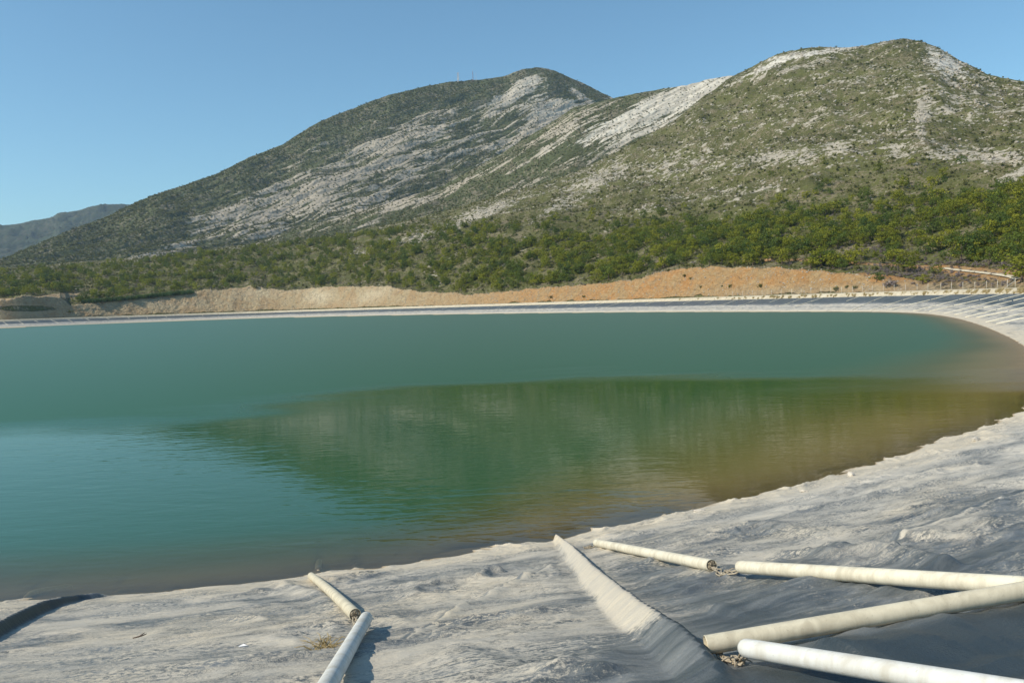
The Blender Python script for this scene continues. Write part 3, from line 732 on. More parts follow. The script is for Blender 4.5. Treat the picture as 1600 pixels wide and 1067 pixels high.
F.obj('hill_front', mat_front, 'green and rocky hill rising behind the reservoir', dict(pale=np.clip(blob(497, 463, 22, 12, 0) + .8 * blob(585, 460, 30, 10, 20) + .5 * blob(400, 458, 40, 8, 0) + .35 * blob(250, 475, 90, 8, 0), 0, 1), rock=rock, white=white, earth=np.clip(earth, 0, 1), tan=np.clip(tanm, 0, 1), strata=np.dstack([X, Y, F.Z])))

def mountain(name, sil, rsil, base, rbase, rows, mat, label, nz, rocks, whites, strata_ang, seed, base2=.5, fall=.6, silnoise=1.2):
    a0 = AZ[::1]
    xb = PXC
    y1 = np.interp(xb, [q[0] for q in sil], [q[1] for q in sil]) + silnoise * fbm(xb / 14, xb * 0 + seed, 4, seed)
    _, e1 = azel(xb, y1); r1 = np.interp(xb, [q[0] for q in rsil], [q[1] for q in rsil])
    y0 = np.interp(xb, [q[0] for q in base], [q[1] for q in base]); _, e0 = azel(xb, y0); r0 = np.interp(xb, [q[0] for q in rbase], [q[1] for q in rbase])
    S = Sheet([(None, lambda a: (r0, CAMZ + r0 * e0)), (None, lambda a: (r0 * .5 + r1 * .5, CAMZ + (r0 * .5 + r1 * .5) * (e0 * (1 - base2) + e1 * base2))), (None, lambda a: (r1, CAMZ + r1 * e1)), (None, lambda a: (r1 * 1.35, (CAMZ + r1 * e1) * fall))], a0, rows)
    S.smooth_rows(60)
    v = S.Vv; X, Y, Z = S.X, S.Y, S.Z
    ca, sa = math.cos(strata_ang), math.sin(strata_ang)
    u = X * ca + Z * sa; w_ = -X * sa + Z * ca + .25 * Y
    am = 1 - smooth(1.75, 2.0, v) * .93
    g = fbm(u / 320, w_ / 55, 4, seed + 5, ridge=True); g2 = fbm(u / 60, w_ / 14, 3, seed + 9)
    S.Z += am * (nz * (g - .2) + nz * .28 * g2 + nz * .8 * fbm(X / 300, Y / 300, 3, seed + 20))
    global px_, py_
    px_, py_ = project(S.pts()); px_ = px_.reshape(X.shape); py_ = py_.reshape(X.shape)
    rock = rocks(u, w_, g, v); white = whites(v)
    st = np.dstack([u * .17, w_ * 1.5, Y * .25 + 0 * X])
    S.obj(name, mat, label, dict(rock=rock, white=np.clip(white, 0, 1), earth=np.zeros(X.shape), tan=np.zeros(X.shape), strata=st))
    return S
mat_far = mat_hill('rocky_mountainside', (.088, .100, .044), (.21, .18, .13), (.36, .315, .245), (.60, .56, .475), .085, 1, 2.6)
# pale ridge in front of the summit
def rk_p(u, w_, g, v):
    r = .36 + .2 * g + .35 * fbm(u / 160, w_ / 14, 3, 445)
    for (x, y, a, b, rot, k) in [(1060, 160, 120, 13, 22, .62), (980, 185, 90, 12, 28, .5), (1110, 140, 60, 14, 20, .5), (870, 225, 60, 5, 33, .25), (940, 190, 60, 14, 28, -.18), (860, 240, 120, 22, 30, -.22), (620, 320, 60, 6, 33, .6), (800, 268, 60, 5, 30, .3), (740, 300, 120, 14, 33, -.35), (930, 235, 90, 9, 30, -.4), (560, 360, 200, 14, 12, -.4), (1000, 150, 60, 4, 20, -.35)]:
        r = r + k * blob(x, y, a, b, rot)
    return r
P1 = mountain('hill_ridge', [(-900, 470), (200, 420), (400, 380), (500, 350), (600, 322), (700, 290), (790, 240), (850, 204), (888, 180), (905, 168), (935, 162), (962, 155), (1000, 146), (1040, 139), (1080, 133), (1115, 123), (1150, 118), (1250, 115), (1600, 150), (2400, 250)],
              [(-900, 1500), (1000, 1500), (2400, 1500)], [(-900, 480), (2400, 440)], [(-900, 1180), (800, 1050), (2400, 1150)], [180, 200, 8], mat_far,
              'pale bare limestone ridge below the summit', 13, rk_p, lambda v: .1 + 1.2 * blob(1050, 165, 150, 26, 24) + .5 * blob(930, 205, 90, 14, 28), R(30), 300, silnoise=1.6)
def rk_m(u, w_, g, v):
    r = .10 + .46 * g + .25 * fbm(u / 220, w_ / 22, 3, 444)
    for (x, y, a, b, rot, k) in [(640, 230, 190, 42, 28, .30), (820, 130, 26, 8, 28, .9), (800, 150, 70, 10, 32, .6), (860, 165, 36, 12, 20, .6), (880, 178, 40, 10, 15, .7), (905, 148, 34, 5, -35, 1.0), (850, 200, 90, 12, 28, .3), (500, 290, 110, 30, 30, .3), (340, 350, 60, 16, 30, .35), (420, 330, 40, 12, 30, .25), (560, 330, 80, 7, 33, .4),
                             (560, 180, 190, 20, 22, -.75), (720, 145, 110, 14, 10, -.7), (300, 300, 160, 22, 24, -.7), (120, 380, 160, 26, 15, -.55), (860, 115, 40, 9, 0, -.5), (925, 150, 60, 10, -35, -.5), (880, 140, 18, 16, -40, -.7), (560, 370, 240, 14, 10, -.5), (740, 190, 60, 7, 32, -.4)]:
        r = r + k * blob(x, y, a, b, rot)
    return r
M1 = mountain('mountain', [(-900, 470), (-300, 440), (0, 410), (60, 384), (120, 360), (170, 342), (215, 320), (260, 302), (300, 290), (350, 272), (400, 247), (430, 236), (455, 226), (480, 209), (510, 192), (535, 181), (560, 172), (590, 160), (620, 149), (680, 135), (715, 128), (760, 124.5), (800, 119), (815, 113), (830, 108), (850, 105.5), (865, 107), (880, 112), (920, 130), (967, 154), (1050, 190), (1200, 260), (2400, 420)],
              [(-900, 2000), (0, 1950), (700, 2250), (850, 2300), (2400, 2300)], [(-900, 480), (2400, 430)], [(-900, 1350), (0, 1300), (850, 1500), (2400, 1600)], [190, 230, 8], mat_far,
              'big rocky mountain with diagonal bands of pale limestone', 24, rk_m, lambda v: .15 + .5 * blob(830, 135, 80, 30, 20) + .3 * blob(870, 170, 60, 20, 20), R(33), 400)
mat_blue = mat_hill('far_scrub', (.05, .065, .035), (.09, .085, .06), (.2, .18, .15), (.3, .28, .25), .03, 1, 3.0)
P0 = mountain('hills_far', [(-900, 350), (-100, 350), (0, 353), (35, 351), (60, 345), (90, 340), (100, 333), (130, 330), (150, 324), (175, 321), (200, 319), (225, 322), (300, 335), (500, 380), (2400, 460)],
              [(-900, 5200), (2400, 5200)], [(-900, 470), (2400, 450)], [(-900, 3200), (2400, 3200)], [40, 60, 4], mat_blue, 'far hills fading blue beyond the mountain', 60,
              lambda u, w_, g, v: -.3 + .25 * g + .5 * blob(110, 334, 20, 3, 8), lambda v: .1 + 0 * v, R(10), 500)

# ------------------------------------------------------------------ plants
def leaf_cloud(clumps, per, size, seed, flat=.6, up=.0):
    r = np.random.default_rng(seed); V = []; Fc = []
    for (c, rad) in clumps:
        k = int(per * (rad ** 2)) + 4
        d = r.normal(size=(k, 3)); d /= np.linalg.norm(d, axis=1)[:, None]
        rr_ = rad * (r.random(k) ** .35)[:, None]
        p = np.array(c) + d * rr_ * np.array([1, 1, flat])
        n_ = d * .7 + r.normal(size=(k, 3)) * .6 + np.array([0, 0, up]); n_ /= np.linalg.norm(n_, axis=1)[:, None]
        t = np.cross(n_, r.normal(size=(k, 3))); t /= np.linalg.norm(t, axis=1)[:, None]; b = np.cross(n_, t)
        s1 = size * (.6 + .8 * r.random(k))[:, None]; s2 = s1 * (.5 + .4 * r.random(k))[:, None]
        q = np.stack([p - t * s1, p - b * s2 * .8, p + t * s1, p + b * s2 * .8], 1)
        base = len(V) * 0 + sum(len(a) for a in V)
        V.append(q.reshape(-1, 3)); Fc.append(np.arange(k * 4).reshape(-1, 4) + base)
    return np.vstack(V), np.vstack(Fc)
def crown_mesh(kind, seed, mat):
    r = np.random.default_rng(seed); cl = []
    if kind == 'pine':
        H = 1.0; n_ = 17
        for i in range(n_):
            h = .22 + .72 * (i / n_) ** .9; w_ = .50 * (1 - ((h - .30) / .8) ** 2 * .75) * (.5 + .6 * r.random()); a = r.random() * 6.283
            cl.append(((w_ * math.cos(a), w_ * math.sin(a), h + .05 * r.normal()), .12 + .10 * r.random()))
        cl.append(((.0, 0, .5), .26)); cl.append(((.05 * r.normal(), .05 * r.normal(), .9), .13))
        V, Fc = leaf_cloud(cl, 1300, .042, seed, .75, .5)
    elif kind == 'shrub':
        for i in range(6):
            a = r.random() * 6.283; w_ = .32 * r.random() ** .5
            cl.append(((w_ * math.cos(a), w_ * math.sin(a), .25 + .18 * r.random()), .18 + .12 * r.random()))
        V, Fc = leaf_cloud(cl, 300, .085, seed, .9, .7)
    return raw_mesh('crown_' + kind, V, Fc, mat)
def trunk_mesh(seed):
    r = random.Random(seed); b = MB(); pts = [(0, 0, -.12)]; x = y = 0
    for k in range(5):
        x += r.uniform(-.03, .03); y += r.uniform(-.03, .03); pts.append((x, y, .02 + k * .18))
    b.tube(pts, [.035, .03, .026, .02, .014, .007], 6)
    for k in range(5):
        p = pts[2 + k % 3]; a = r.random() * 6.28; l = r.uniform(.2, .36)
        b.tube([p, (p[0] + l * .6 * math.cos(a), p[1] + l * .6 * math.sin(a), p[2] + .06), (p[0] + l * math.cos(a), p[1] + l * math.sin(a), p[2] + .16)], [.013, .009, .004], 5)
    return b.mesh('pine_trunk', M_bark)
crowns = [crown_mesh('pine', 50 + i, M_pine if i in (1, 2, 4, 5) else M_pine_dark) for i in range(7)]
trunks = [trunk_mesh(i) for i in range(7)]
shr = [crown_mesh('shrub', 80 + i, M_shrub) for i in range(4)]
hth = [crown_mesh('shrub', 90 + i, M_heath) for i in range(3)]
drg = []
for i in range(2):
    b = MB(); r = random.Random(i)
    for k in range(70):
        a = r.random() * 6.28; w_ = r.random() * .3; x, y = w_ * math.cos(a), w_ * math.sin(a); l = r.uniform(.5, 1.0); t = r.uniform(0, .4); a2 = a + r.uniform(-.8, .8)
        q = (x + t * math.cos(a2), y + t * math.sin(a2), l); s_ = .03
        b.add([(x - s_ * math.sin(a2), y + s_ * math.cos(a2), -.05), (x + s_ * math.sin(a2), y - s_ * math.cos(a2), -.05), q], [(0, 1, 2)])
    drg.append(b.mesh('grass_tuft', M_dry))
reedm = []
for i in range(1):
    b = MB(); r = random.Random(5 + i)
    for k in range(60):
        a = r.random() * 6.28; w_ = r.random() * .5; x, y = w_ * math.cos(a), w_ * math.sin(a); l = r.uniform(.7, 1.0); t = r.uniform(0, .25); s_ = .04
        b.add([(x - s_, y, -.05), (x + s_, y, -.05), (x + t * math.cos(a), y + t * math.sin(a), l)], [(0, 1, 2)])
    reedm.append(b.mesh('reed_tuft', M_reed))
rocks_m = []
for i in range(3):
    r = np.random.default_rng(i); import bmesh
    bm = bmesh.new(); bmesh.ops.create_icosphere(bm, subdivisions=2, radius=.5)
    for v_ in bm.verts:
        c = v_.co.normalized(); k = 1 + .35 * float(vnoise(np.array([c.x * 2 + i * 5]), np.array([c.y * 2 + c.z * 3]), 9)[0]) + .08 * r.normal()
        v_.co = Vector((c.x * .5 * k, c.y * .42 * k, c.z * .36 * k)); 
    me = bpy.data.meshes.new('rock'); bm.to_mesh(me); bm.free(); me.materials.append(M_rock); rocks_m.append(me)

def gn_scatter(name, pts, scl, protos, label, smin=None):
    """one object of stuff: real meshes placed on points"""
    kk_ = rng.integers(0, len(protos), len(pts)) if len(protos) > 1 else np.zeros(len(pts), int)
    me = bpy.data.meshes.new(name); me.vertices.add(len(pts)); me.vertices.foreach_set('co', np.asarray(pts, np.float32).ravel()); me.update()
    s3 = np.stack([scl * (.85 + .3 * rng.random(len(scl))), scl * (.85 + .3 * rng.random(len(scl))), scl * (.8 + .35 * rng.random(len(scl)))], 1) if np.ndim(scl) == 1 else scl
    vattr(me, 'scl', s3); rot = np.zeros((len(pts), 3)); rot[:, 2] = rng.random(len(pts)) * 6.283; rot[:, :2] = rng.normal(size=(len(pts), 2)) * .08
    vattr(me, 'rot', rot); a = me.attributes.new('pick', 'INT', 'POINT'); a.data.foreach_set('value', kk_.astype(np.int32))
    ng = bpy.data.node_groups.new(name, 'GeometryNodeTree')
    ng.interface.new_socket('Geometry', in_out='INPUT', socket_type='NodeSocketGeometry'); ng.interface.new_socket('Geometry', in_out='OUTPUT', socket_type='NodeSocketGeometry')
    gi = ng.nodes.new('NodeGroupInput'); go = ng.nodes.new('NodeGroupOutput'); j = ng.nodes.new('GeometryNodeJoinGeometry')
    def na(nm, typ):
        q = ng.nodes.new('GeometryNodeInputNamedAttribute'); q.data_type = typ; q.inputs[0].default_value = nm; return q.outputs[0]
    S_, R_, K_ = na('scl', 'FLOAT_VECTOR'), na('rot', 'FLOAT_VECTOR'), na('pick', 'INT')
    for i, pm in enumerate(protos):
        ob = bpy.data.objects.new(name + '_source', pm)
        oi = ng.nodes.new('GeometryNodeObjectInfo'); oi.inputs['Object'].default_value = ob
        ip = ng.nodes.new('GeometryNodeInstanceOnPoints')
        cmp_ = ng.nodes.new('FunctionNodeCompare'); cmp_.data_type = 'INT'; cmp_.operation = 'EQUAL'
        ins = [q for q in cmp_.inputs if q.type == 'INT']; ng.links.new(K_, ins[0]); ins[1].default_value = i
        ng.links.new(cmp_.outputs[0], ip.inputs['Selection'])
        ng.links.new(gi.outputs[0], ip.inputs['Points']); ng.links.new(oi.outputs['Geometry'], ip.inputs['Instance'])
        ng.links.new(R_, ip.inputs['Rotation']); ng.links.new(S_, ip.inputs['Scale']); ng.links.new(ip.outputs[0], j.inputs[0])
    ng.links.new(j.outputs[0], go.inputs[0])
    o = link(name, me); md = o.modifiers.new('scatter', 'NODES'); md.node_group = ng
    return tag(o, label, None, None, 'stuff')

px_, py_ = project(F.pts()); px_ = px_.reshape(F.X.shape); py_ = py_.reshape(F.X.shape)
v = F.Vv; X, Y = F.X, F.Y
noearth = 1 - smooth(.3, .5, F.attrs['earth'])
clump = smooth(-.08, .16, fbm(X / 24, Y / 24, 4, 600))
treeline = smooth(2.25, 1.75, v - .9 * smooth(900, 500, px_) + .35 * fbm(X / 60, Y / 60, 3, 610))
inview = smooth(-160, -60, px_) * smooth(1760, 1660, px_)
heathz = blob(1420, 428, 90, 14, 0) + .8 * blob(1530, 440, 70, 8, 0) + .6 * blob(1380, 395, 60, 10, 0) + .7 * blob(1500, 415, 60, 8, 0)
pden = (treeline * (.10 + .90 * clump) * smooth(1.0, 1.03, v) + .035 * smooth(3.3, 2.2, v) * smooth(1.0, 1.1, v)) * noearth * inview * (1 - np.clip(heathz * 1.6, 0, .96))
pden = pden * (1 - np.clip(F.attrs['rock'] * 1.2, 0, .85)) * (1 - .9 * blob(1330, 400, 60, 8, 0))
pden = pden * (1 - .75 * smooth(700, 300, px_) * smooth(-.1, .25, fbm(X / 50, Y / 28, 3, 660)))
pden = pden * (.45 + .55 * smooth(900, 300, F.R)) * (.25 + .75 * smooth(1.95, 1.5, v - .8 * smooth(900, 500, px_)))
pts = F.scatter(3200, pden)
keep = []; grid_ = {}
for i, q in enumerate(pts):       # keep trees a little apart
    key = (int(q[0] // 3), int(q[1] // 3))
    if key in grid_: continue
    grid_[key] = 1; keep.append(i)
pts = pts[keep]; d = np.hypot(pts[:, 0], pts[:, 1])
hgt = rng.uniform(3.0, 6.8, len(pts)) + 1.6 * (rng.random(len(pts)) > .85)
a_, e_ = project(pts); size = hgt / d; size[(a_ < 0) | (a_ > 1600)] = 0
order = np.argsort(-size); ind = order[:290]; rest = order[290:]
# a few trees the photo shows clearly
tmpl = []
def region_label(x, y, dark):
    k = 'Dark' if dark else 'Bright'
    if y > 412 and x > 1150: return k.lower() + ' green pine growing on the ledge above the orange cut', 'pines on the ledge above the orange cut'
    if x > 1250: return k.lower() + ' green pine on the slope right of the track', 'pines on the slope beside the track'
    if x > 900: return k.lower() + ' green pine on the hillside above the orange cut', 'pines above the orange cut'
    return k.lower() + ' green pine on the hillside above the tan cliff', 'pines above the tan cliff'
def add_tree(q, h, k, lab=None, grp=None, rz=None, wide=1.0):
    x, y = project(q[None]); l, g = region_label(x[0], y[0], k in (0, 3, 6))
    t = empty('pine_tree', tuple(q)); tag(t, lab or l, 'tree', grp or (g if not lab else None))
    s_ = rng.uniform(.95, 1.35) * wide; t.scale = (h * s_, h * s_, h); t.rotation_euler = (0, 0, rng.random() * 6.28 if rz is None else rz)
    link('crown', crowns[k], t); link('trunk', trunks[k], t); return t
for i in ind: add_tree(pts[i], hgt[i], int(rng.integers(0, 7)))
for (x, y, h, k, lab) in [(1502, 412, 9.5, 3, 'large dark bushy tree standing above the track at far right'), (1594, 440, 8, 4, 'bright green pine at the end of the fence by the brace post'), (1205, 388, 8.5, 6, 'broad dark pine with layered limbs on the hillside above the cut'), (1370, 440, 3.2, 3, 'round dark green bush at the right end of the orange cut'), (1442, 444, 3.4, 2, 'bright green bush among the purple heath behind the fence')]:
    q = F.at_px(x, y); add_tree(q, h, k, lab, None, 1.0, 1.2)
gn_scatter('pine_woodland', pts[rest], hgt[rest] * 1.1, crowns[:6], 'green pine woodland thinning out up the hillside')

# maquis scrub and rocks
grn = fbm(X / 60, Y / 60, 3, 630)
sden = smooth(1.0, 1.02, v) * noearth * inview * (.15 + .85 * smooth(-.3, .35, fbm(X / 18, Y / 18, 4, 650))) * (1 - np.clip(F.attrs['rock'] * .9, 0, .75))
sp = F.scatter(68000, sden); gn_scatter('maquis_scrub', sp, rng.uniform(.8, 1.9, len(sp)) + 2.2 * (rng.random(len(sp)) > .88), shr, 'low green scrub covering the hill')
hden = smooth(1.0, 1.01, v) * inview * (np.clip(heathz, 0, 1) * 6 * (v > .3) + .5 * smooth(0, .3, grn) * smooth(1, 1.2, v) + .35 * smooth(1.25, 1.0, v)) * (1 - .8 * smooth(.4, .7, F.attrs['earth']))
hden = hden + np.clip(heathz, 0, 1) * 3 * gentle[None] * (v < 1) * (v > .15)
sp = F.scatter(22000, hden); gn_scatter('heath_scrub', sp, rng.uniform(.7, 1.7, len(sp)), hth, 'grey and purple low heath shrubs')
rden = smooth(1.0, 1.05, v) * inview * np.clip(F.attrs['rock'] + .02, 0, 1) ** 2 * smooth(-.1, .3, fbm(X / 14, Y / 14, 3, 640))
sp = F.scatter(9000, rden); gn_scatter('loose_rocks', sp, rng.uniform(.6, 3.2, len(sp)) ** 1.0, rocks_m, 'pale limestone rocks scattered on the hill')
rden = cutm * (px_ < 1420) * inview
sp = F.scatter(2600, rden); gn_scatter('cut_rubble', sp, rng.uniform(.2, .9, len(sp)), rocks_m, 'loose stones on the face of the cut')
for S, nme, lb, nn_, dn, sz in ((P1, 'ridge_scrub', 'dark scrub dotted on the pale ridge', 34000, 1.0, 3.6), (M1, 'mountain_scrub', 'dark scrub on the mountain', 60000, 1.0, 5.5)):
    dens = (1.1 - np.clip(S.attrs['rock'] * 1.0, 0, .85)) * smooth(2.0, 1.98, S.Vv)
    xx, yy = project(S.pts()); dens = dens * ((xx > -100) & (xx < 1700)).reshape(S.X.shape)
    sp = S.scatter(nn_, dens); gn_scatter(nme, sp, rng.uniform(.5, 1.1, len(sp)) * sz, shr, lb)

# bushes standing on the cut face (individual)
for k, (x, y, s_, dark) in enumerate([(934, 442, 3.4, 0), (1070, 432, 2.6, 0), (1079, 437, 3.0, 0), (1095, 450, 2.6, 1), (1128, 449, 2.2, 1), (1141, 450, 3.4, 0), (1188, 449, 3.6, 0), (1306, 454, 3.4, 1), (1323, 450, 2.4, 0), (1337, 451, 2.6, 1), (1391, 448, 4.6, 2), (914, 446, 2.6, 2), (1045, 424, 3.0, 1), (860, 466, 3.4, 1), (912, 465, 3, 1), (420, 447, 5, 0), (396, 451, 9, 1), (110, 489, 5, 1)]):
    q = F.at_px(x, y)
    o = link('bush', [shr[k % 4], shr[(k + 1) % 4], hth[k % 3]][dark]); o.location = q - np.array([0, 0, .2]); o.scale = (s_, s_, s_ * .9); o.rotation_euler = (0, 0, k)
    side = 'high on' if y < 444 else 'low on'
    tag(o, ('grey brown' if dark == 2 else 'dark green' if dark else 'bright green') + ' bush growing ' + side + ' the ' + ('tan cliff' if x < 700 else 'orange cut behind the road'), 'bush', 'bushes on the cut face')

# dry grass along the foot of the berm
sg = rng.random(9000) * CL; cg, ng_ = curve_at(sg); tt = TOP + .25 + rng.random(9000) * .9
pg = cg + ng_ * tt[:, None]; ag = np.degrees(np.arctan2(pg[:, 0], pg[:, 1])); dg = np.hypot(pg[:, 0], pg[:, 1])
mk = (ag > -36) & (ag < 36) & (dg > 90) & (fbm(sg / 4, sg * 0, 2, 700) > -.05) & (rng.random(9000) > smooth(220, 420, dg)); pg = pg[mk]; tt = tt[mk]
zg = 4.55 + np.clip((tt - TOP - .3) * .9, 0, 1.2)
gn_scatter('dry_grass', np.c_[pg, zg], rng.uniform(.5, 1.25, len(pg)), drg, 'tan dry grass tufts along the gravel berm')
# reeds line on the left
ql = [F.at_px(x, np.interp(x, [135, 180, 240, 300], [473, 470, 464, 458])) for x in np.linspace(135, 300, 260)]
ql = np.array(ql) + rng.normal(size=(260, 3)) * [1, 1, .1]
gn_scatter('reeds', ql, rng.uniform(2.8, 4.2, 260), reedm, 'line of green reeds along the top of the tan cliff')

# dirt path on the right slope
pl = [(1478, 419), (1500, 422), (1530, 425), (1560, 428.5), (1582, 432), (1594, 437)]
pc = np.array([F.at_px(*q) for q in pl]); tcur = np.linspace(0, 1, 60)
pc = np.stack([np.interp(tcur, np.linspace(0, 1, len(pc)), pc[:, i]) for i in range(3)], 1)
dd = np.gradient(pc[:, :2], axis=0); dd /= np.linalg.norm(dd, axis=1)[:, None] + 1e-9; nn2 = np.stack([-dd[:, 1], dd[:, 0]], 1)
V = np.array([np.c_[pc[:, :2] + nn2 * o_, pc[:, 2] + z_] for o_, z_ in ((-1.3, -.1), (-1.0, .22), (1.0, .25), (1.3, -.1))]).reshape(-1, 3)
tag(link('path', raw_mesh('path', V, grid_faces(4, 60), M_crest)), 'pale dirt path climbing the slope behind the fence', None, None, 'structure')

# ------------------------------------------------------------------ fence
def crest_at_px(x, off, z):
    """point on the crest contour seen in pixel column x (far branch)"""
    a, _ = azel([x], [455]); P2 = ccx + nnx * off; aa = np.arctan2(P2[:, 0], P2[:, 1]); dd_ = np.hypot(P2[:, 0], P2[:, 1])
    df = np.abs(aa - a[0]); mk = df < R(.12); i = np.where(mk)[0]; j = i[dd_[i].argmax()]
    return np.array([P2[j, 0], P2[j, 1], z]), j
fence = empty('fence', tuple(crest_at_px(1590, TOP + 7.5, 5.85)[0])); tag(fence, 'wire mesh fence on pale posts along the far side of the road', 'fence')
fl = Vector(fence.location)
post = MB(); post.tube([(0, 0, -.2), (0, 0, 2.1)], .055, 8); post.tube([(0, 0, 2.1), (.0, -.18, 2.4)], .05, 6); pm = post.mesh('fence_post', M_post, True)
line = []
for x in [1147, 1163, 1178, 1193, 1208, 1223, 1239, 1254, 1270, 1285, 1301, 1317, 1334, 1350, 1365, 1383, 1400, 1417, 1435, 1453, 1472, 1490, 1508, 1526, 1544, 1561, 1577, 1590]:
    q, j = crest_at_px(x, TOP + 7.5, 5.85); o = link('post', pm, fence); o.location = Vector(q) - fl; line.append(q)
b = MB()
e = np.array(line[-1]); b.tube([e - fl + Vector((0, 0, 2.0)) if False else Vector(e) - fl + Vector((0, 0, 2.0)), Vector(e) - fl + Vector((-2.2, 1.0, .1))], .045, 6)
b.build('brace', M_post, fence)
b = MB()
for a0, a1 in zip(line[:-1], line[1:]):
    for h in (.15, .55, .95, 1.35, 1.75, 2.05):
        b.tube([Vector(a0) - fl + Vector((0, 0, h)), Vector(a1) - fl + Vector((0, 0, h))], .008, 4, False)
    nseg = 14
    for k in range(nseg):
        p0 = Vector(a0).lerp(Vector(a1), k / nseg) - fl; b.tube([p0 + Vector((0, 0, .1)), p0 + Vector((0, 0, 2.05))], .005, 3, False)
b.build('wire_mesh', M_wire, fence)

# ------------------------------------------------------------------ radio masts
q = M1.at_px(716, 129); m1 = empty('radio_mast', tuple(q)); tag(m1, 'wide grey lattice radio mast on the mountain shoulder, left one', 'mast')
b = MB(); H = 27
for sx in (-1, 1):
    for sy in (-1, 1): b.tube([(sx * 2.2, sy * 2.2, -3), (sx * 1.6, sy * 1.6, H)], .4, 5)
for k in range(9):
    z0 = k * 3; w0 = 2.2 - .9 * k / 9
    for sy in (-1, 1): b.tube([(-w0, sy * w0, z0), (w0, sy * w0, z0 + 3)], .18, 4); b.tube([(-w0, sy * w0, z0), (w0, sy * w0, z0)], .18, 4)
    b.tube([(-w0, -w0, z0), (-w0, w0, z0 + 3)], .15, 4)
b.build('lattice', M_mast, m1)
for z in (6, 10): b = MB(); b.tube([(0, -2.6, z), (0, -3.6, z)], 1.5, 14); b.build('dish_antenna', M_drum, m1)
q = M1.at_px(739, 127.5); m2 = empty('radio_mast', tuple(q)); tag(m2, 'thin reddish radio mast on the mountain shoulder, right one', 'mast')
b = MB()
for k in range(3):
    a = k * 2.09; b.tube([(.9 * math.cos(a), .9 * math.sin(a), -3), (.6 * math.cos(a), .6 * math.sin(a), 27)], .25, 5)
for k in range(13):
    for j in range(3):
        a = j * 2.09; a2 = a + 2.09; b.tube([(.8 * math.cos(a), .8 * math.sin(a), k * 2), (.8 * math.cos(a2), .8 * math.sin(a2), k * 2 + 2)], .14, 4)
b.build('lattice', M_mast_red, m2); b = MB(); b.tube([(0, 0, 26), (0, 0, 33)], .2, 5); b.build('whip_antenna', M_mast, m2)
q = M1.at_px(744, 127.5); b = MB(); b.tube([(0, 0, -3), (0, 0, 25)], [.3, .16], 6); b.box((0, 0, 12), (1.2, 1.2, .3)); b.box((0, 0, 22), (.9, .9, .3))
o = b.build('pole_aerial', M_mast, None, False, tuple(q)); tag(o, 'hair thin pole aerial just right of the reddish mast', 'aerial')

# ------------------------------------------------------------------ ballast pipes of the far bank
def simple_pipe_mesh(L, rad):
    b = MB(); N = 12
    b.tube([(0, 0, z) for z in (0, .02, L * .33, L * .66, L - .02, L)], [rad * .9, rad, rad, rad, rad, rad * .9], N); return b.mesh('ballast_pipe', M_pipe, True)
PR = .10
pmesh = simple_pipe_mesh(5.6, PR)
def liner_pt(s_, t_, lift=PR):
    c_, n_ = curve_at(np.array([s_])); P2 = (c_ + n_ * t_); z = base_z(np.array([s_]), np.array([t_]), P2) + disp(np.array([s_ % CL]), np.array([t_ * 1.0]), P2)
    return Vector((P2[0, 0], P2[0, 1], float(z[0]) + lift * .85))
sT = np.linspace(0, CL, 6000, endpoint=False); PT = ccx + nnx * TOP
start_px = [1574, 1533, 1490, 1437, 1388, 1346, 1290, 1258, 1222, 1190, 1157, 1120, 1085, 1055]
ss = []
for x in start_px:
    q, j = crest_at_px(x, TOP, 4.5); ss.append(sT[j])
s_r = ss[0]
for k in range(1, 7): ss.append(s_r - 14.5 * k)         # nearer, off to the right edge
sl = ss[13]; step = 14.0
while True:
    sl += step; 
    c_, _ = curve_at(np.array([sl])); x_, _y = project(np.c_[c_, [0.0]])
    if x_[0] < -60 or x_[0] > 1650 or len(ss) > 85: break
    ss.append(sl)
npipe = 0
for k, s0 in enumerate(ss):
    rr_ = random.Random(k); drift = rr_.uniform(-.3, .3)
    segs = 3 if k < 5 or 14 <= k < 20 else (2 if rr_.random() < .55 else 1)
    if k in (6, 7): segs = 2
    t1 = TOP - .2; s1 = s0
    for j in range(segs):
        if j > 0: drift += rr_.uniform(-.35, .5) if k < 20 else rr_.uniform(-.2, .2)
        L = 5.6; dt = L * math.cos(drift * .6) * .965; ds = L * math.sin(drift * .6)
        a = liner_pt(s1, t1); bq = liner_pt(s1 + ds, t1 - dt)
        o = link('ballast_pipe', pmesh); o.location = a; o.rotation_euler = (bq - a).to_track_quat('Z', 'Y').to_euler(); npipe += 1
        s1 += ds * 1.04; t1 -= dt * 1.05
        if k < 6: tag(o, ('top' if j == 0 else 'second' if j == 1 else 'lowest') + ' white pipe of a line on the curving right bank', 'pipe', 'pipes weighting the curving right bank')
        else: tag(o, ('upper' if j == 0 else 'lower') + ' white ballast pipe on the dark liner of the far bank', 'pipe', 'pipes weighting the far bank')

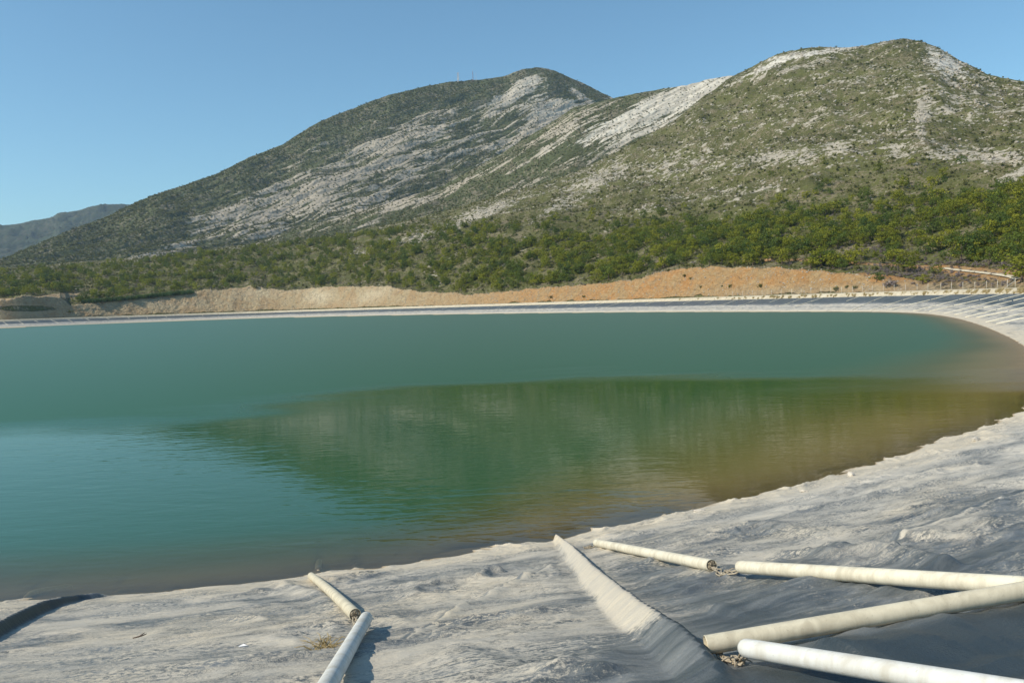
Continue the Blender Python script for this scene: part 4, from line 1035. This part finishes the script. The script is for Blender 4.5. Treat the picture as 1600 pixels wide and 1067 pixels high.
# ------------------------------------------------------------------ ballast pipes near the camera
def near_pipe(p0, p1, label, mat, ends=('fill', 'fill'), rad=.078, ext=0.0, sag=0, lift0=0, lift1=0):
    """pipe from pixel p0 to pixel p1 lying on the liner; mesh built in place"""
    q0, q1 = p0, p1
    for it_ in range(3):
        A2, B2 = wp([q0, q1]); f = np.linspace(0, 1, 24); P2 = A2 + (B2 - A2) * f[:, None]; z = liner_z(P2)
        zz = np.polyval(np.polyfit(f, z, 1 if np.linalg.norm(B2 - A2) < 7 else 2), f); zz += max(0, np.percentile(z - zz, 92)) * .9 + rad * .92 + lift0 * (1 - f)
        u_, v_ = project(np.array([[*A2, zz[0]], [*B2, zz[-1]]]))
        q0 = (q0[0] + p0[0] - u_[0], q0[1] + p0[1] - v_[0]); q1 = (q1[0] + p1[0] - u_[1], q1[1] + p1[1] - v_[1])
    A2, B2 = wp([q0, q1]); dirn = (B2 - A2); L2 = np.linalg.norm(dirn); dirn = dirn / L2
    B2 = B2 + dirn * ext; L2 += ext
    N = max(14, int(L2 / .25)); f = np.linspace(0, 1, N); P2 = A2 + (B2 - A2) * f[:, None]
    z = liner_z(P2)
    # a stiff pipe: rests on the high spots, bends very little
    co = np.polyfit(f, z, 1) if L2 < 7 else np.polyfit(f, z, 2); zz = np.polyval(co, f); zz += max(0, np.percentile(z - zz, 92)) * .9 + rad * .92
    zz += lift0 * (1 - f) + lift1 * f
    pts = [Vector((P2[i, 0], P2[i, 1], zz[i])) for i in range(N)]
    root = empty('ballast_pipe', tuple(pts[0])); tag(root, label, 'pipe', 'pipes lying on the near liner')
    loc = [p - pts[0] for p in pts]; n_ = 28
    b = MB(); b.tube(loc, rad, n_, False)
    for e, (i0, i1) in zip(ends, ((0, 1), (-1, -2))):
        d_ = (loc[i0] - loc[i1]).normalized(); u = d_.cross(Vector((0, 0, 1))).normalized(); w_ = d_.cross(u)
        ring = lambda r_, o_: [tuple(loc[i0] + d_ * o_ + u * (r_ * math.cos(6.2831853 * k / n_)) + w_ * (r_ * math.sin(6.2831853 * k / n_))) for k in range(n_)]
        rings = [ring(rad, 0), ring(rad * .985, .006), ring(rad * .93, .006)] + ([ring(rad * .92, -.25), ring(rad * .9, -.8)] if e == 'hollow' else [ring(rad * .92, -.03)])
        if e == 'cap': rings = [ring(rad, 0), ring(rad * .96, .02), ring(rad * .8, .045), ring(rad * .4, .058), ring(.002, .062)]
        V = sum(rings, []); Fc = []
        for r_ in range(len(rings) - 1):
            for k in range(n_): Fc.append((r_ * n_ + k, r_ * n_ + (k + 1) % n_, (r_ + 1) * n_ + (k + 1) % n_, (r_ + 1) * n_ + k))
        b.add(V, Fc)
        if e == 'fill':
            q = MB(); rr_ = random.Random(int(p0[0])); vs = [tuple(loc[i0] + d_ * .01)]; k2 = 1
            for rad_, of in ((rad * .3, .012), (rad * .6, .006), (rad * .93, -.012)):
                for k in range(n_):
                    a_ = 6.2831853 * k / n_; vs.append(tuple(loc[i0] + d_ * (of + rr_.uniform(-.008, .012)) + u * (rad_ * math.cos(a_)) + w_ * (rad_ * math.sin(a_))))
            fc = [(0, 1 + k, 1 + (k + 1) % n_) for k in range(n_)]
            for r_ in range(2):
                for k in range(n_): fc.append((1 + r_ * n_ + k, 1 + r_ * n_ + (k + 1) % n_, 1 + (r_ + 1) * n_ + (k + 1) % n_, 1 + (r_ + 1) * n_ + k))
            q.add(vs, fc); q.build('sand_plug', M_sand, root)
    b.build('tube', mat, root, True)
    for e, i0 in zip(ends, (0, -1)):
        if e == 'hollow':
            q = MB(); d_ = (loc[i0] - loc[1 if i0 == 0 else -2]).normalized()
            rr_ = [loc[i0] + d_ * (-.79)]; q.tube([rr_[0], rr_[0] - d_ * .02], rad * .9, 20); q.build('sand_plug', M_sand, root)
    return pts
A = near_pipe((486, 898), (555, 958), 'short grimy cream pipe running from the water to the rope knot, left of centre', M_pipe_old, ('cap', 'fill'))
B = near_pipe((572, 966), (516, 1060), 'pale pipe tied to the grimy one, leaving the photo at the bottom', M_pipe_new, ('cap', 'fill'), ext=2.2)
Cc = near_pipe((932, 848), (1112, 883), 'cream pipe beside the big liner fold, one end at the water', M_pipe, ('fill', 'fill'), rad=.082)
Dd = near_pipe((1158, 884), (1600, 917), 'long white pipe running right from the rope at its stuffed end', M_pipe, ('cap', 'cap'), rad=.08)
Ee = near_pipe((1104, 1006), (1620, 927), 'long cream pipe with an open hollow end beside the big fold', M_pipe_old, ('hollow', 'fill'), rad=.075, lift0=.02)
Ff = near_pipe((1168, 1023), (1480, 1072), 'bright white pipe at the very bottom, right of the fold', M_pipe_new, ('cap', 'fill'), rad=.070, ext=2.0)

# silted pipes lying in the shallows
for (p0, p1, lab) in [((497, 893), (497, 835), 'sunken pipe under the water in line with the grimy pipe'), ((40, 932), (108, 880), 'bluish sunken pipe in the shallows at far left'), ((945, 833), (902, 812), 'sunken pipe in the shallows beyond the big fold'), ((1100, 815), (1055, 800), 'thin sunken pipe in the brown shallows near the white stone')]:
    q = on_level([p0[0], p1[0]], [p0[1], p1[1]], -.1); N = 10; f = np.linspace(0, 1, N)[:, None]; P2 = q[0] + (q[1] - q[0]) * f; z = liner_z(P2)
    z = np.polyval(np.polyfit(f[:, 0], z, 1), f[:, 0]) + .03; z = np.minimum(z, -.13 - .1 * f[:, 0])
    b = MB(); b.tube([Vector((P2[i, 0], P2[i, 1], z[i])) for i in range(N)], [.06] + [.085] * (N - 2) + [.06], 14)
    tag(b.build('sunken_pipe', M_pipe_old, None, True), lab, 'pipe')

# ropes
def rope(p, q, label, seed, loops=2):
    r = random.Random(seed); b = MB(); p = Vector(p); q = Vector(q)
    for k in range(2 + loops):
        n_ = 14; pts_ = []; off = [Vector((r.uniform(-.05, .05), r.uniform(-.05, .05), 0)) for _ in range(4)]
        for i in range(n_):
            t = i / (n_ - 1); c_ = p.lerp(q, t * 1.1 - .05); a_ = t * 9 + k * 2
            c_ += Vector((.025 * math.cos(a_), .025 * math.sin(a_), 0)) + off[min(3, int(t * 4))] * math.sin(t * 3.14)
            g = float(liner_z(np.array([[c_.x, c_.y]]))[0]); c_.z = max(g + .02, c_.z - .12 * math.sin(t * 3.14)); pts_.append(c_)
        b.tube(pts_, .009, 6)
    mid_ = p.lerp(q, .55); g = float(liner_z(np.array([[mid_.x, mid_.y]]))[0]); pts_ = []
    for i in range(26):
        a_ = i * .9; pts_.append(Vector((mid_.x + .03 * math.cos(a_) + r.uniform(-.01, .01), mid_.y + .03 * math.sin(a_), g + .035 + .02 * math.sin(a_ * .7))))
    b.tube(pts_, .009, 6)
    for k in range(3):
        a_ = r.random() * 6.28; e_ = Vector((mid_.x + .14 * math.cos(a_), mid_.y + .14 * math.sin(a_), 0)); e_.z = float(liner_z(np.array([[e_.x, e_.y]]))[0]) + .015
        b.tube([Vector((mid_.x, mid_.y, g + .05)), (Vector((mid_.x, mid_.y, g + .09)) + e_) / 2, e_], [.008, .007, .005], 5)
    tag(b.build('rope', M_rope, None, True), label, 'rope')
rope(A[-1], B[0], 'frayed rope knotted between the grimy and the pale pipe left of centre', 1)
rope(Cc[-1], Dd[0], 'frayed rope joining the two pipes in the middle of the slope', 2)
rope(Ee[0] + Vector((.1, .0, -.05)), Ff[0], 'frayed rope by the open pipe end at the foot of the fold', 3)
rope(Cc[0], Cc[0] + Vector((-.25, .15, -.12)), 'short rope end at the water end of the cream pipe', 4, 0)

# pale stones along the water edge, a twig, a scrap
for k, (x, y, s_, lab) in enumerate([(1093, 803, .20, 'pale block stone at the water edge nearest the big fold'), (1330, 745, .26, 'flat pale stone on the water edge, middle of the three to the right'), (1256, 769, .14, 'small white stone between the two larger shore stones'), (1525, 690, .26, 'pale stone on the liner furthest along the right shore')]):
    q = wp([(x, y)])[0]; z = float(liner_z(q[None])[0])
    o = link('stone', rocks_m[k % 3].copy()); o.data.materials.clear(); o.data.materials.append(M_stone); o.location = (q[0], q[1], z + s_ * .2); o.scale = (s_ * 1.7, s_ * 1.1, s_); o.rotation_euler = (0, 0, k * 1.3)
    tag(o, lab, 'stone')
q = wp([(219, 998)])[0]; z = float(liner_z(q[None])[0]); b = MB()
b.tube([(-.09, -.02, .01), (-.02, 0, .02), (.03, .01, .03), (.08, .03, .045)], [.007, .011, .009, .004], 6); b.tube([(.0, 0, .03), (.04, .06, .05)], [.009, .004], 5)
tag(b.build('twig', M_bark, None, True, (q[0], q[1], z)), 'small dark twig on the silt at lower left', 'twig')
q = wp([(380, 1012)])[0]; z = float(liner_z(q[None])[0]); b = MB(); b.add([(-.05, -.02, .01), (.05, -.01, .02), (.055, .015, .012), (0, .02, .03), (-.045, .015, .012)], [(0, 1, 2, 3, 4)])
b.add([(-.05, -.02, .004), (.05, -.01, .006), (.055, .015, .004)], [(0, 1, 2)])
tag(b.build('paper_scrap', M_drum, None, False, (q[0], q[1], z)), 'tiny white scrap on the silt left of the pipes', 'litter')
# dry weed by the pale pipe
q = wp([(505, 1020)])[0]; z = float(liner_z(q[None])[0]); b = MB(); r = random.Random(8)
for k in range(60):
    a_ = r.random() * 6.28; l = r.uniform(.08, .26); p0 = Vector((r.uniform(-.1, .1), r.uniform(-.1, .1), 0)); p1 = p0 + Vector((l * .6 * math.cos(a_), l * .6 * math.sin(a_), r.uniform(.02, .12)))
    p2 = p1 + Vector((l * .4 * math.cos(a_ + r.uniform(-.7, .7)), l * .4 * math.sin(a_ + r.uniform(-.7, .7)), -.01)); b.tube([p0, p1, p2], [.005, .004, .002], 4, False)
tag(b.build('dry_weed', M_dry, None, False, (q[0], q[1], z)), 'dead straw coloured weed flattened on the liner beside the pale pipe', 'weed')

# ------------------------------------------------------------------ haze
HZ = 760
b = MB(); b.box((0, 2500, (HZ - 9) / 2), (13000, 12000, HZ + 9))
n = NT('air_haze'); pv = n.n('ShaderNodeVolumePrincipled'); pv.inputs['Color'].default_value = (.58, .78, 1, 1); pv.inputs['Density'].default_value = .000062; pv.inputs['Anisotropy'].default_value = .1
n.lk(pv.outputs[0], n.out.inputs['Volume']); tag(b.build('haze', n.m), 'thin blue air haze over the whole scene', None, None, 'stuff')
print('pipes', npipe, 'trees', len(ind), 'rest', len(rest), 'CL', CL)
